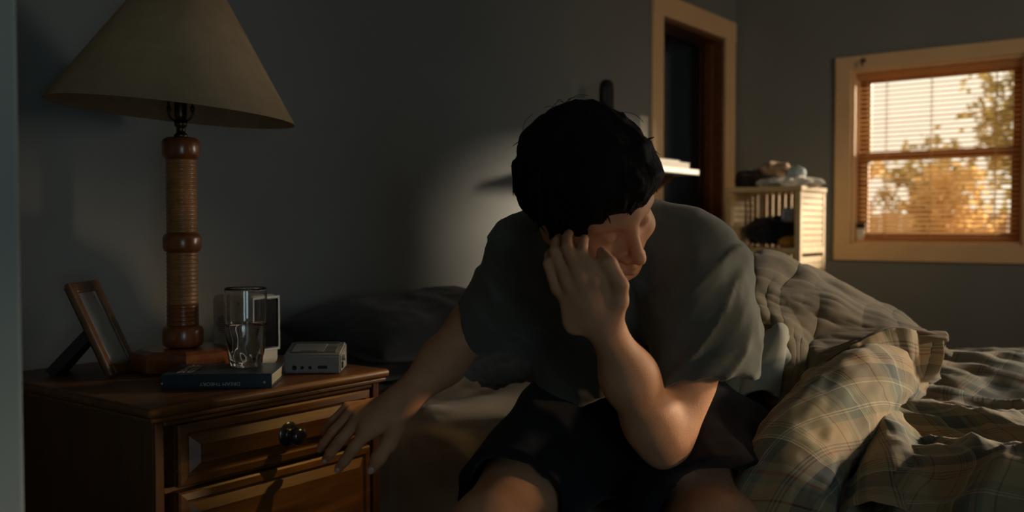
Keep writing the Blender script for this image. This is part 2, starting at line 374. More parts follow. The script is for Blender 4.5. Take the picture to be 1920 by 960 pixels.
# ------------------------------------------------------------------ signed-distance modelling (for the figure)
class SDF:
    def __init__(s, vox): s.v = vox; s.ops = []
    def cap(s, a, b, ra, rb=None, k=.02, op='add'):
        a, b = np.asarray(a, float), np.asarray(b, float); rb = ra if rb is None else rb
        m = max(ra, rb) + k + .012
        s.ops.append(('cap', op, k, np.minimum(a, b) - m, np.maximum(a, b) + m, (a, b, ra, rb))); return s
    def ell(s, c, axes, r, k=.02, op='add'):
        c = np.asarray(c, float); A = np.asarray(axes, float); r = np.asarray(r, float)
        e = np.sqrt(((A * r[:, None]) ** 2).sum(0)) + k + .012
        s.ops.append(('ell', op, k, c - e, c + e, (c, A, r))); return s
    def chain(s, pts, radii, k=.012, op='add'):
        for i in range(len(pts) - 1): s.cap(pts[i], pts[i + 1], radii[i], radii[i + 1], k, op)
        return s
    def mesh(s, name, mat, post=None, clip=None):
        v = s.v
        adds = [o for o in s.ops if o[1] == 'add']
        lo = np.min([o[3] for o in adds], 0) - 2 * v; hi = np.max([o[4] for o in adds], 0) + 2 * v
        n = np.ceil((hi - lo) / v).astype(int) + 1
        D = np.full(n, 1.0, np.float32)
        ax = [lo[i] + v * np.arange(n[i]) for i in range(3)]
        for kind, op, k, a, b, arg in s.ops:
            i0 = np.clip(np.floor((a - lo) / v).astype(int), 0, n); i1 = np.clip(np.ceil((b - lo) / v).astype(int) + 1, 0, n)
            if (i1 <= i0).any(): continue
            sl = tuple(slice(i0[j], i1[j]) for j in range(3))
            X, Y, Z = np.meshgrid(*[ax[j][sl[j]].astype(np.float32) for j in range(3)], indexing='ij', sparse=True)
            if kind == 'cap':
                A, B, ra, rb = arg; ab = B - A; L2 = max(ab.dot(ab), 1e-12)
                t = np.clip(((X - A[0]) * ab[0] + (Y - A[1]) * ab[1] + (Z - A[2]) * ab[2]) / L2, 0, 1)
                d = np.sqrt((X - A[0] - t * ab[0]) ** 2 + (Y - A[1] - t * ab[1]) ** 2 + (Z - A[2] - t * ab[2]) ** 2) - (ra + (rb - ra) * t)
            else:
                c, A, r = arg; x, y, z = X - c[0], Y - c[1], Z - c[2]
                q = [(x * A[i][0] + y * A[i][1] + z * A[i][2]) for i in range(3)]
                k0 = np.sqrt(sum((q[i] / r[i]) ** 2 for i in range(3))); k1 = np.sqrt(sum((q[i] / r[i] ** 2) ** 2 for i in range(3))) + 1e-9
                d = k0 * (k0 - 1) / k1
            cur = D[sl]
            if op == 'add':
                h = np.maximum(k - np.abs(cur - d), 0) / k; D[sl] = np.minimum(cur, d) - h * h * k * .25
            else:
                h = np.maximum(k - np.abs(cur + d), 0) / k; D[sl] = np.maximum(cur, -d) + h * h * k * .25
        if clip is not None:
            for pt, nrm in clip: pass
        if post is not None:
            I = np.argwhere(np.abs(D) < .03); P = lo + I * v
            D[I[:, 0], I[:, 1], I[:, 2]] += post(P).astype(np.float32)
        S = D < 0
        S[0] = S[-1] = False; S[:, 0] = S[:, -1] = False; S[:, :, 0] = S[:, :, -1] = False
        cnt = np.zeros(np.array(S.shape) - 1, np.int8)
        for dx in (0, 1):
            for dy in (0, 1):
                for dz in (0, 1):
                    cnt += S[dx:S.shape[0] - 1 + dx, dy:S.shape[1] - 1 + dy, dz:S.shape[2] - 1 + dz]
        act = np.argwhere((cnt > 0) & (cnt < 8))
        vid = np.full(cnt.shape, -1, np.int32); vid[act[:, 0], act[:, 1], act[:, 2]] = np.arange(len(act))
        C = {}
        for dx in (0, 1):
            for dy in (0, 1):
                for dz in (0, 1): C[dx, dy, dz] = D[act[:, 0] + dx, act[:, 1] + dy, act[:, 2] + dz]
        acc = np.zeros((len(act), 3)); num = np.zeros(len(act))
        for a_ in C:
            for d in range(3):
                if a_[d] == 0:
                    b_ = list(a_); b_[d] = 1; b_ = tuple(b_)
                    va, vb = C[a_], C[b_]; m = (va < 0) != (vb < 0)
                    t = np.where(m, va / np.where(m, va - vb, 1), 0); t = np.clip(t, 0, 1)
                    p = np.zeros((len(act), 3)); p[:] = a_; p[:, d] = t
                    acc += np.where(m[:, None], p, 0); num += m
        V = lo + (act + acc / num[:, None]) * v
        F = []
        for d in range(3):
            e = [1, 2, 0][d], [2, 0, 1][d]
            sl0 = [slice(None)] * 3; sl1 = [slice(None)] * 3; sl0[d] = slice(0, -1); sl1[d] = slice(1, None)
            m = S[tuple(sl0)] != S[tuple(sl1)]; I = np.argwhere(m); flip = S[tuple(sl0)][m]
            I0 = I.copy()
            def cell(o1, o2):
                J = I0.copy(); J[:, e[0]] -= o1; J[:, e[1]] -= o2; return vid[J[:, 0], J[:, 1], J[:, 2]]
            q = np.stack([cell(1, 1), cell(0, 1), cell(0, 0), cell(1, 0)], -1)
            q[~flip] = q[~flip][:, ::-1]; F.append(q)
        F = np.concatenate(F); F = F[(F >= 0).all(1)]
        # two rounds of smoothing along the faces
        for _ in range(2):
            sm = np.zeros_like(V); ct = np.zeros(len(V))
            c4 = V[F].mean(1)
            for j in range(4): np.add.at(sm, F[:, j], c4); np.add.at(ct, F[:, j], 1)
            V = V * .4 + .6 * sm / np.maximum(ct, 1)[:, None]
        me = bpy.data.meshes.new(name); me.vertices.add(len(V)); me.vertices.foreach_set('co', to_world(V).ravel())
        me.loops.add(F.size); me.loops.foreach_set('vertex_index', F.ravel().astype(np.int32))
        me.polygons.add(len(F)); me.polygons.foreach_set('loop_start', np.arange(0, F.size, 4, dtype=np.int32)); me.polygons.foreach_set('loop_total', np.full(len(F), 4, np.int32))
        me.polygons.foreach_set('use_smooth', np.ones(len(F), bool))
        me.materials.append(mat); me.update(); me.validate()
        return me
def shifted(me, off):
    co = np.empty(len(me.vertices) * 3); me.vertices.foreach_get('co', co)
    me.vertices.foreach_set('co', (co.reshape(-1, 3) - np.array(off)).ravel()); me.update(); return me

# ================================================================== the setting
WX, WY = 4.33, 1.93           # inner faces of the window wall and of the wall behind the lamp
def struct(name, lst, mat):
    o = boxes(name, lst, mat); tag(o, kind='structure'); return o
struct('floor', [((-1.7, -2.75, -.1), (4.47, 3.6, 0))], M_floor)
struct('ceiling', [((-1.7, -2.75, 2.4), (4.47, 3.6, 2.5))], M_ceil)
struct('wall_back', [((.441, WY, 0), (3.57, WY + .12, 2.4)), ((4.2, WY, 0), (4.33, WY + .12, 2.4)), ((3.57, WY, 1.845), (4.2, WY + .12, 2.4))], M_wall)
W1 = (.6625, 1.361, .872, 1.657)    # y0, y1, z0, z1 of the window in view
W2 = (-1.62, -.35, .872, 1.657)     # the second window of that wall, outside the frame
struct('wall_right', [((WX, -2.75, 0), (WX + .11, 3.6, W1[2])), ((WX, -2.75, W1[3]), (WX + .11, 3.6, 2.4)),
                      ((WX, W1[1], W1[2]), (WX + .11, 3.6, W1[3])), ((WX, W2[1], W1[2]), (WX + .11, W1[0], W1[3])),
                      ((WX, -2.75, W1[2]), (WX + .11, W2[0], W1[3]))], M_wall)
o = struct('wall_left', [((-1.7, .95, 0), (.441, 2.05, 2.4))], M_wall_l)
bv = o.modifiers.new('soft_corner', 'BEVEL'); bv.width = .006; bv.segments = 3
struct('wall_front', [((-1.7, -2.75, 0), (4.33, -2.63, 2.4))], M_wall)
struct('wall_side', [((-1.7, -2.63, 0), (-1.58, .95, 2.4))], M_wall)
struct('wall_hall', [((2.6, 3.1, 0), (4.33, 3.2, 2.4)), ((2.6, WY + .12, 0), (2.7, 3.1, 2.4))], M_hall)

# doorway
t = thing('door_1', None, None, (3.885, WY, 0)); tag(t, kind='structure')
def dp(name, lo, hi, m, bev=.004, par=None):
    L = np.array((par or t).location); return box(name, np.array(lo) - L, np.array(hi) - L, m, par or t, bev)
dp('casing', (3.477, WY - .018, 0), (3.569, WY, 1.94), M_trim); dp('casing', (4.201, WY - .018, 0), (4.30, WY, 1.94), M_trim)
dp('casing', (3.4771, WY - .021, 1.846), (4.2999, WY, 1.9401), M_trim)
dp('jamb', (3.5695, WY, 0), (3.585, WY + .12, 1.845), M_jamb, .002); dp('jamb', (4.185, WY, 0), (4.1995, WY + .12, 1.845), M_jamb, .002)
dp('jamb', (3.585, WY, 1.83), (4.185, WY + .12, 1.8449), M_jamb, .002)
dp('door_stop', (4.172, WY + .05, 0), (4.1849, WY + .09, 1.83), M_jamb, .002)

# windows
def window(name, Wn, cas=.073):
    y0, y1, z0, z1 = Wn
    t = thing(name, None, None, (WX, (y0 + y1) / 2, z0)); tag(t, kind='structure')
    q = lambda n, lo, hi, m, b=.004: dp(n, lo, hi, m, b, t)
    q('casing', (WX - .02, y0 - cas, z0 - .075), (WX, y0, z1 + .063), M_trim); q('casing', (WX - .02, y1, z0 - .075), (WX, y1 + cas, z1 + .063), M_trim)
    q('casing', (WX - .0225, y0 - cas - .0005, z1), (WX, y1 + cas + .0005, z1 + .0635), M_trim); q('casing', (WX - .0225, y0 - cas - .0005, z0 - .0755), (WX, y1 + cas + .0005, z0), M_trim)
    q('jamb', (WX, y0 - .0005, z0), (WX + .11, y0 + .012, z1), M_trim, .001); q('jamb', (WX, y1 - .012, z0), (WX + .11, y1 + .0005, z1), M_trim, .001)
    q('jamb', (WX, y0 + .012, z1 - .012), (WX + .11, y1 - .012, z1 + .0005), M_trim, .001)
    q('sill', (WX - .012, y0 + .0125, z0 - .0005), (WX + .12, y1 - .0125, z0 + .012), M_trim, .003)
    a, b = y0 + .0125, y1 - .0125; zm = z0 + .49 * (z1 - z0)
    for nm, x, lo, hi in (('upper_sash', WX + .083, zm - .008, z1 - .0125), ('lower_sash', WX + .054, z0 + .0125, zm + .03)):
        s = link(nm, None, t) if False else None
        bm = bmesh.new(); L = np.array(t.location); e = .045
        for lo2, hi2 in (((x, a, lo), (x + .028, a + e, hi)), ((x, b - e, lo), (x + .028, b, hi)), ((x, a + e, hi - .034), (x + .028, b - e, hi)), ((x, a + e, lo), (x + .028, b - e, lo + .036))):
            bx(bm, np.array(lo2) - L, np.array(hi2) - L, .003)
        fr = link(nm, bm_mesh(nm, bm, M_sash), t)
        box('pane', np.array((x + .012, a + e - .003, lo + .033)) - L, np.array((x + .016, b - e + .003, hi - .031)) - L, M_pane, fr)
    return t
window('window_1', W1); window('window_2', W2)

# venetian blind
yb0, yb1 = W1[0] + .018, W1[1] - .018; xb = WX + .030
tb = thing('venetian_blind', 'amber slatted blind hung inside the sunlit window', 'blind', (xb, (yb0 + yb1) / 2, W1[3] - .014)); Lb = np.array(tb.location)
wd = (yb1 - yb0) / 2
box('head_rail', (-.014, -wd, -.030), (.014, wd, 0), M_slat, tb, .002)
NS = 35; zt = -.045; zbm = W1[2] + .030 - Lb[2]
V, F = [], []; tilt = R(19)
for i in range(7):
    s = -1 + 2 * i / 6; x = s * .0125; z = .0018 * (1 - s * s)
    V += [(x * math.cos(tilt) - z * math.sin(tilt), -wd + .004, x * math.sin(tilt) + z * math.cos(tilt)), (x * math.cos(tilt) - z * math.sin(tilt), wd - .004, x * math.sin(tilt) + z * math.cos(tilt))]
for i in range(6): F.append((2 * i, 2 * i + 1, 2 * i + 3, 2 * i + 2))
slat_me = mesh_from('slat', V, F, M_slat, True)
for k in range(NS):
    o = link('slat', slat_me, tb, (0, 0, zt + (zbm - zt) * k / (NS - 1)), (R(random.gauss(0, .12)), R(random.gauss(0, 1.0)), 0))
    if k == 0:
        s = o.modifiers.new('thickness', 'SOLIDIFY'); s.thickness = .0006
box('bottom_rail', (-.010, -wd, zbm - .020), (.010, wd, zbm - .008), M_slat, tb, .003)
for f in (-.72, .05, .62):
    link('ladder_cord', tube_me('ladder_cord', [(-.0145, f * wd, -.02), (-.0145, f * wd, zbm - .012)], .0016, M_cord, 6), tb)
    link('ladder_cord', tube_me('ladder_cord', [(.0145, f * wd, -.02), (.0145, f * wd, zbm - .012)], .0010, M_cord, 6), tb)
link('tilt_wand', tube_me('tilt_wand', [(-.019, wd * .86, -.02), (-.021, wd * .85, -.40)], .003, M_cord, 8), tb)

t = thing('tag', 'small white tag with a black clip at the lower corner of the blind', 'tag', (WX + .022, 1.325, W1[2] + .0120))
box('card', (-.002, -.016, 0), (.002, .016, .062), M_white, t, .001); box('clip', (-.005, -.022, .058), (.005, .018, .082), M_black, t, .002)
t = thing('hook', 'small dark hook screwed to the upper window casing', 'hook', (WX - .0225, 1.305, 1.695))
link('hook_plate', tube_me('hook_plate', [(0, 0, 0), (-.006, 0, 0)], .010, M_brass, 12), t)
link('hook_stem', tube_me('hook_stem', [(-.004, 0, .002), (-.022, 0, -.004), (-.026, 0, -.018), (-.018, 0, -.026)], .004, M_brass, 8, 12), t)

# outside: ground, board fence, trees
tag(box('ground', (4.6, -14, -.9), (30, 14, -.8), M_earth), kind='structure')
t = thing('board_fence', 'wooden board fence standing in the yard beyond the window', 'fence', (8.2, 1.6, -.8))
for k in range(26):
    box('board', (0, -.078, 0), (.02, .078, 1.86 + random.uniform(-.02, .02)), M_fence, t, .004, (0, -2.1 + k * .162, 0))
box('rail', (.021, -2.2, .5), (.07, 2.2, .59), M_fence, t, .004); box('rail', (.021, -2.2, 1.4), (.07, 2.2, 1.49), M_fence, t, .004)
def leaves_me(name, n, spread, mat, size):
    P = []
    r_ = np.random.default_rng(len(name) + n)
    c = r_.normal(size=(int(n / 26) + 1, 3)); c /= np.linalg.norm(c, axis=1)[:, None]; c *= (r_.random((len(c), 1)) ** .45) * np.array(spread)
    V, F = [], []
    for i in range(n):
        p = c[i % len(c)] + r_.normal(size=3) * .12 * np.array(spread).mean()
        a, b = r_.normal(size=3), r_.normal(size=3); a /= np.linalg.norm(a); b -= a * a.dot(b); b /= np.linalg.norm(b)
        s = size * r_.uniform(.6, 1.3); k = len(V)
        V += [p - a * s, p + b * s * .45, p + a * s, p - b * s * .45]; F.append((k, k + 1, k + 2, k + 3))
    return mesh_from(name, V, F, mat)
def tree(label, loc, crown_c, spread, n, mat, size, trunk_r):
    t = thing('tree', label, 'tree', loc)
    c = np.array(crown_c)
    link('trunk', tube_me('trunk', [(0, 0, 0), (.05, .03, c[2] * .4), (c[0] * .6, c[1] * .6, c[2] * .8), tuple(c + [0, 0, spread[2] * .3])], [trunk_r, trunk_r * .8, trunk_r * .6, trunk_r * .25], M_bark, 10, 20), t)
    for k in range(6):
        a = k * 1.05 + .4; link('branch', tube_me('branch', [tuple(c * .75), tuple(c + np.array([math.cos(a) * spread[0], math.sin(a) * spread[1], .35 * spread[2] * math.sin(2 * a)]) * .8)], [trunk_r * .4, trunk_r * .12], M_bark, 7), t)
    f = link('foliage', leaves_me('foliage', n, spread, mat, size), t, crown_c); tag(f, kind='stuff')
tree('olive green tree at the right behind the blind, taller than the others', (9.6, 1.30, -.8), (0, 0, 2.75), (.7, .62, .95), 2300, M_leaf, .060, .07)
tree('low golden tree in the middle of the window view', (10.0, 2.35, -.8), (0, 0, 2.05), (.5, .45, .55), 1200, M_leaf, .055, .05)
tree('thin golden tree at the left of the window view', (9.4, 2.92, -.8), (0, 0, 2.1), (.35, .30, .40), 500, M_leafg, .05, .035)
tree('half-bare tree added out of view outside the second window to thin the sun', (8.6, -3.7, -.8), (0, 0, 2.95), (.7, 1.2, .85), 1300, M_leafg, .055, .07)  # unseen tree added to break up the sun through the second window
for k, (px_, yy) in enumerate(((0, .85), (1, 1.75), (2, 2.65))):
    t = thing('hedge_shrub', ['leafy shrub in front of the fence, right of the window view', 'leafy shrub in front of the fence, middle of the window view', 'leafy shrub in front of the fence, left of the window view'][k], 'shrub', (7.7, yy, -.8), 0, 'shrubs in front of the fence')
    link('stem', tube_me('stem', [(0, 0, 0), (.02, .02, .9)], .02, M_bark, 8), t)
    tag(link('foliage', leaves_me('foliage', 1700 + k, (.26, .37, .50), M_leafg, .040), t, (0, 0, 1.72)), kind='stuff')

# ================================================================== nightstand
TZ = .6643
ns = thing('nightstand', 'stained pine nightstand with moulded drawers under the lamp', 'nightstand', (1.072, 1.615, 0)); Ln = np.array(ns.location)
def nb(name, lo, hi, m=M_ns, bev=.003, par=ns): return box(name, np.array(lo) - Ln, np.array(hi) - Ln, m, par, bev)
# moulded top: stepped section
bm = bmesh.new()
for lo, hi, b in (((.807, 1.330, .6475), (1.337, 1.895, TZ), .0068), ((.813, 1.336, .639), (1.331, 1.893, .6476), .003)): bx(bm, np.array(lo) - Ln, np.array(hi) - Ln, b, 3)
link('top', bm_mesh('top', bm, M_ns), ns)
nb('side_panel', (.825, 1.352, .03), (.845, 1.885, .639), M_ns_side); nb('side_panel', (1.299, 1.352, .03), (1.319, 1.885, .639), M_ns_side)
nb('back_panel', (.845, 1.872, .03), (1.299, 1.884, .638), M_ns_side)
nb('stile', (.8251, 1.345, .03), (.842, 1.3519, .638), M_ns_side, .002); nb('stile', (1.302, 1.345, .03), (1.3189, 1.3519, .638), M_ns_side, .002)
nb('crown_rail', (.842, 1.346, .629), (1.302, 1.368, .6388))
nb('plinth', (.846, 1.362, .0), (1.298, 1.380, .078))
for (za, zb) in ((.526, .6275), (.300, .517), (.084, .291)):
    nb('drawer_rail', (.846, 1.362, zb - .002), (1.298, 1.38, zb + .008), M_ns, .001)
    xa, xb_ = .865, 1.291; e = .030
    bm = bmesh.new()
    bx(bm, np.array((xa, 1.352, za)) - Ln, np.array((xb_, 1.80, zb)) - Ln, .002)
    # moulded face: outer lip, groove and raised field with mitred slopes
    def ring(ins, y): return [bm.verts.new(Vector((x, y, z)) - Vector(Ln)) for x, z in ((xa + ins, za + ins), (xb_ - ins, za + ins), (xb_ - ins, zb - ins), (xa + ins, zb - ins))]
    rs = [ring(0, 1.3519), ring(0, 1.343), ring(.003, 1.340), ring(.014, 1.3385), ring(.017, 1.3425), ring(.020, 1.3425), ring(.036, 1.3335)]
    for a, b in zip(rs[:-1], rs[1:]):
        for i in range(4): bm.faces.new((a[i], a[(i + 1) % 4], b[(i + 1) % 4], b[i]))
    bm.faces.new(rs[-1])
    d = link('drawer', bm_mesh('drawer', bm, M_ns), ns)
    kb = link('knob', lathe_me('knob', [(0, .036), (.009, .0355), (.0155, .031), (.0175, .025), (.015, .019), (.008, .014), (.0065, .006), (.012, .004), (.020, .0025), (.0225, 0.0)], M_knob, 28), d, np.array((1.083, 1.3335, (za + zb) / 2)) - Ln, (R(90), 0, 0))

# ================================================================== lamp
LX, LY = at(341, 425, 1.865)[:2]
lamp = thing('table_lamp', 'tall wooden table lamp with ribbed column and wide conical shade', 'lamp', (LX, LY, TZ), YAW - R(90))
zy = lambda y: CZ - (y - 425) / FPX * 1.85 - TZ
def ngon(name, prof, n, mat, parent, loc=(0, 0, 0), rot=None): 
    return link(name, lathe_me(name, prof, mat, n, False), parent, loc, rot)
ngon('base', [(0, .0002), (.094, .0002), (.100, .006), (.100, .030), (.095, .038), (.082, .044), (0, .044)], 8, M_lampwood, lamp, (0, 0, 0), (0, 0, R(22.5)))
def collar(r, y0, y1):
    a, b = zy(y1), zy(y0); e = .008
    return [(0, a), (r - e, a), (r - e * .3, a + e * .4), (r, a + e * 1.2), (r, b - e * 1.2), (r - e * .3, b - e * .4), (r - e, b), (0, b)]
z_b = zy(650)
link('collar', lathe_me('collar', [(0, .042)] + collar(.0395, 612, 652)[1:], M_lampwood), lamp)
link('collar', lathe_me('collar', collar(.037, 437, 473), M_lampwood), lamp)
link('collar', lathe_me('collar', collar(.0365, 258, 298), M_lampwood), lamp)
def ribbed(y0, y1, n, r, drop=None):
    a, b = zy(y1), zy(y0); pr = [(0, a)]
    for k in range(n * 6 + 1):
        z = a + (b - a) * k / (n * 6); pr.append((r - .0016 * (1 - abs(math.sin(math.pi * k / 6)) ** .7) , z))
    return pr + [(0, b)]
link('wrapped_shaft', lathe_me('wrapped_shaft', ribbed(298, 437, 18, .0298), M_wrap), lamp)
link('wrapped_shaft', lathe_me('wrapped_shaft', ribbed(473, 572, 13, .0302), M_wrap), lamp)
link('plain_shaft', lathe_me('plain_shaft', ribbed(572, 612, 5, .0308), M_lampwood), lamp)
link('neck', lathe_me('neck', [(0, zy(258)), (.013, zy(258)), (.013, zy(252)), (.0085, zy(248)), (.0085, zy(238)), (.012, zy(236)), (.0125, zy(226)), (0, zy(226))], M_brass, 24), lamp)
link('socket', lathe_me('socket', [(0, zy(226)), (.0105, zy(226)), (.012, zy(215)), (.012, zy(188)), (.011, zy(182)), (0, zy(182))], M_brass, 24), lamp)
link('bulb', lathe_me('bulb', [(0, zy(182)), (.013, zy(182)), (.014, zy(172)), (.024, zy(150)), (.030, zy(128)), (.028, zy(108)), (.018, zy(94)), (0, zy(90))], M_bulb, 28), lamp)
hz = zy(-60)
for s in (-1, 1):
    link('harp', tube_me('harp', [(s * .010, 0, zy(228)), (s * .023, 0, zy(216)), (s * .0235, 0, zy(196)), (s * .030, 0, zy(160)), (s * .036, 0, zy(90)), (s * .034, 0, zy(20)), (s * .018, 0, hz + .004), (0, 0, hz)], .0024, M_brass, 8, 40), lamp)
    link('harp_sleeve', tube_me('harp_sleeve', [(s * .0235, 0, zy(208)), (s * .0235, 0, zy(199))], .0042, M_brass, 10), lamp)
rimz = zy(211); H = .285; r0, r1 = .236, .051
ofs = (329 - 341) / FPX * 1.85
sh = link('shade', lathe_me('shade', [(r0, 0), (r1, H), (r1 - .003, H), (r0 - .003, .0)], M_shade, 96, True, True), lamp, (ofs, 0, rimz), (0, R(5.0), 0))
for e in sh.data.polygons: e.use_smooth = True
boxes('spider', [((-r1 + .001, -.002, H - .006), (r1, .002, H - .002)), ((-.002, -r1, H - .006), (.002, r1, H - .002))], M_brass, sh)
link('finial', lathe_me('finial', [(0, H - .008), (.006, H - .008), (.004, H + .004), (.008, H + .012), (0, H + .022)], M_brass, 16), sh)

# ================================================================== things on the nightstand
# photo frame leaning back on its strut
p0 = at(211, 711, 1.754); p0[2] = TZ
e1 = Vector((AX[0], AX[1], 0)); lean = (Vector((RX[0], RX[1], 0)) * -.080 + Vector((0, 0, .175))).normalized(); nrm = lean.cross(e1).normalized()
if nrm.dot(Vector((RX[0], RX[1], 0))) < 0: nrm = -nrm
fr = thing('photo_frame', 'small brown wooden photo frame leaning back on its strut', 'picture frame')
Mx = Matrix((e1, lean, nrm)).transposed().to_4x4(); Mx.translation = Vector(p0) + nrm * 0.0
fr.matrix_world = Mx
fr.location = Vector(p0) + Vector((0, 0, .0052))
Wf, Hf, ef = .126, .193, .022
for nm, lo, hi in (('frame_side', (0, 0, -.012), (ef, Hf, .0)), ('frame_side', (Wf - ef, 0, -.012), (Wf, Hf, .0)), ('frame_side', (ef, Hf - ef, -.012), (Wf - ef, Hf, .0)), ('frame_side', (ef, 0, -.012), (Wf - ef, ef, 0))):
    box(nm, lo, hi, M_frame, fr, .0035)
box('picture', (ef - .002, ef - .002, -.0105), (Wf - ef + .002, Hf - ef + .002, -.006), M_photo, fr)
box('backing', (.006, .006, -.0155), (Wf - .006, Hf - .006, -.0122), M_black, fr)
q = at(98, 694, 1.80); q[2] = TZ + .003
inv = fr.matrix_world.inverted() if False else (Matrix.Translation(fr.location) @ Mx.to_3x3().to_4x4()).inverted()
qa = inv @ Vector(q); qb = Vector((Wf * .5, Hf * .52, -.016)); qa.x = Wf * .5
dv = (qa - qb); n2 = dv.cross(Vector((1, 0, 0))).normalized() * .010
V = []
for c, hw in ((qb, .018), (qa, .030)):
    for s in (-1, 1):
        for k in (-1, 1): V.append(c + Vector((s * hw, 0, 0)) + n2 * k)
link('strut', mesh_from('strut', V, [(0, 1, 3, 2), (4, 6, 7, 5), (0, 2, 6, 4), (1, 5, 7, 3), (0, 4, 5, 1), (2, 3, 7, 6)], M_black), fr)

# two books, spines to the room
def book(name, label, px, d, z0, L, D, Hh, ang, cov):
    p = at(px, 500, d)
    t = thing(name, label, 'book', (p[0], p[1], z0), YAW - R(90) + ang)
    bm = bmesh.new()
    bx(bm, (-L / 2, 0, 0), (L / 2, D, .0025), .0008); bx(bm, (-L / 2, 0, Hh - .0025), (L / 2, D, Hh), .0008); bx(bm, (-L / 2, -.0012, .0003), (L / 2, .0022, Hh - .0003), .0010)
    link('cover', bm_mesh('cover', bm, cov), t)
    box('pages', (-L / 2 + .004, .0023, .0026), (L / 2 - .004, D - .004, Hh - .0026), M_pages, t)
    return t
BH = .0258
b1 = book('book', 'dark navy book with an upside-down spine title, lying under the glass', 404, 1.640, TZ, .192, .130, BH, R(4), M_cover)
def text(name, s, size, parent, loc, rot, mat, sx=1.0):
    cu = bpy.data.curves.new(name, 'FONT'); cu.body = s; cu.size = size; cu.align_x = 'CENTER'; cu.align_y = 'CENTER'; cu.extrude = .0002; cu.materials.append(mat)
    o = bpy.data.objects.new(name, cu); COL.objects.link(o); bpy.context.view_layer.update()
    me = bpy.data.meshes.new_from_object(o.evaluated_get(bpy.context.evaluated_depsgraph_get())); bpy.data.objects.remove(o)
    if not me.materials: me.materials.append(mat)
    o = link(name, me, parent, loc, rot); o.scale = (sx, 1, 1); return o
text('spine_title', 'DREAM THEORY', .0085, b1, (.006, -.0014, .0085), (R(90), R(180), 0), M_ink, 1.12)
ic = link('spine_mark', lathe_me('spine_mark', [(0, .0004), (.0026, .0004), (.0026, 0)], M_ink, 5), b1, (.083, -.0012, .0105), (R(90), 0, 0))
link('spine_mark', lathe_me('spine_mark', [(0, .0004), (.0022, .0004), (.0022, 0)], M_ink, 5), b1, (-.094, -.0012, .0100), (R(90), 0, 0))
# two-character emblem, stroke by stroke (millimetres, x right, z up)
st = [((0, 18), (11, 19.2)), ((4.8, 14), (6.2, 22)), ((1, 14.6), (10, 15.8)), ((0.4, 2), (2, 14.6)), ((3, 10.6), (9, 11.6)), ((3.4, 7), (8.6, 8)), ((5.2, 3), (6.6, 11)), ((8.8, 2), (10.2, 8)), ((3, 2.6), (5, 3.6)),
      ((13, 17.6), (23, 18.8)), ((13, 10), (14.4, 21)), ((15, 14), (23.4, 15)), ((14.6, 10.6), (22.6, 11.6)), ((14.6, 2), (16, 10.6)), ((21.2, 2), (22.6, 10.6)), ((16, 6), (21.2, 7)), ((14.6, 2), (22.6, 3))]
boxes('cover_emblem', [((x0 * .00115, z0 * .0046, -.0001), (x1 * .00115, z1 * .0046, .0003)) for (x0, z0), (x1, z1) in st], M_ink, b1, 0, (-.075, .012, BH))

# glass of water
gp = at(460, 500, 1.738); gz = TZ + BH
g = thing('drinking_glass', 'clear tumbler half full of water standing on the book', 'glass', (gp[0], gp[1], gz + .0002))
Hg = .146
def gr(z):  # outer radius
    return float(np.interp(z, [0, .006, .03, .06, .09, Hg], [.0275, .0300, .0335, .0368, .0388, .0384]))
V, F, n = [], [], 96
prof = [(z, 0) for z in np.linspace(0, Hg, 34)] + [(z, 1) for z in np.linspace(Hg, .010, 32)]
for i in range(n):
    a = 2 * math.pi * i / n
    for z, inn in prof:
        r = gr(z) - (.0016 + .0014 * max(0, 1 - z / .05) if inn else 0)
        if not inn: r += .0014 * max(0, min(1, (z - .003) / .01)) * max(0, 1 - z / .075) * math.cos(7 * (a + z * 16))
        V.append((r * math.cos(a), r * math.sin(a), z))
m = len(prof)
for i in range(n):
    j = (i + 1) % n
    for k in range(m - 1): F.append((i * m + k, j * m + k, j * m + k + 1, i * m + k + 1))
F.append(tuple(i * m for i in range(n))[::-1]); F.append(tuple(i * m + m - 1 for i in range(n)))
gm = link('glass_wall', mesh_from('glass_wall', V, F, M_glass, True), g)
wz = .080
link('water', lathe_me('water', [(0, .0103)] + [(gr(z) - (.0016 + .0014 * max(0, 1 - z / .05)) + .0003, z) for z in np.linspace(.0103, wz, 14)] + [(0, wz)], M_water, 64), g)

# cream bedside clock with a black glass front
cpnt = at(459, 500, 1.925)
ck = thing('clock', 'cream bedside clock with a black screen behind the water glass', 'clock', (cpnt[0], cpnt[1], TZ), YAW - R(90) - R(30))
box('body', (-.068, -.030, .0002), (.048, .050, .146), M_cream, ck, .013, seg=4)
box('screen', (.0475, -.022, .036), (.0500, .042, .138), M_screen, ck, .004)
bm = bmesh.new()
for lo, hi in (((.0478, -.027, .031), (.0515, -.0222, .143)), ((.0478, .0422, .031), (.0515, .047, .143)), ((.0478, -.0222, .1382), (.0515, .0422, .143)), ((.0478, -.0222, .031), (.0515, .0422, .0358))): bx(bm, lo, hi, .001)
link('bezel', bm_mesh('bezel', bm, M_white), ck)
bm = bmesh.new(); 
for i in range(9):
    for j in range(9):
        x, z = (i - 4) * .0042, (j - 4) * .0042
        if x * x + z * z < .0182 ** 2:
            r = bmesh.ops.create_cone(bm, cap_ends=True, segments=8, radius1=.0011, radius2=.0011, depth=.0012, matrix=Matrix.Translation((x - .032, -.0303, z + .085)) @ Matrix.Rotation(R(90), 4, 'X'))
tag(link('speaker_grille', bm_mesh('speaker_grille', bm, M_gril), ck), kind='stuff')
link('indicator', lathe_me('indicator', [(0, .001), (.0036, .001), (.0036, 0)], M_amber, 16), ck, (.010, -.0299, .129), (R(90), 0, 0))

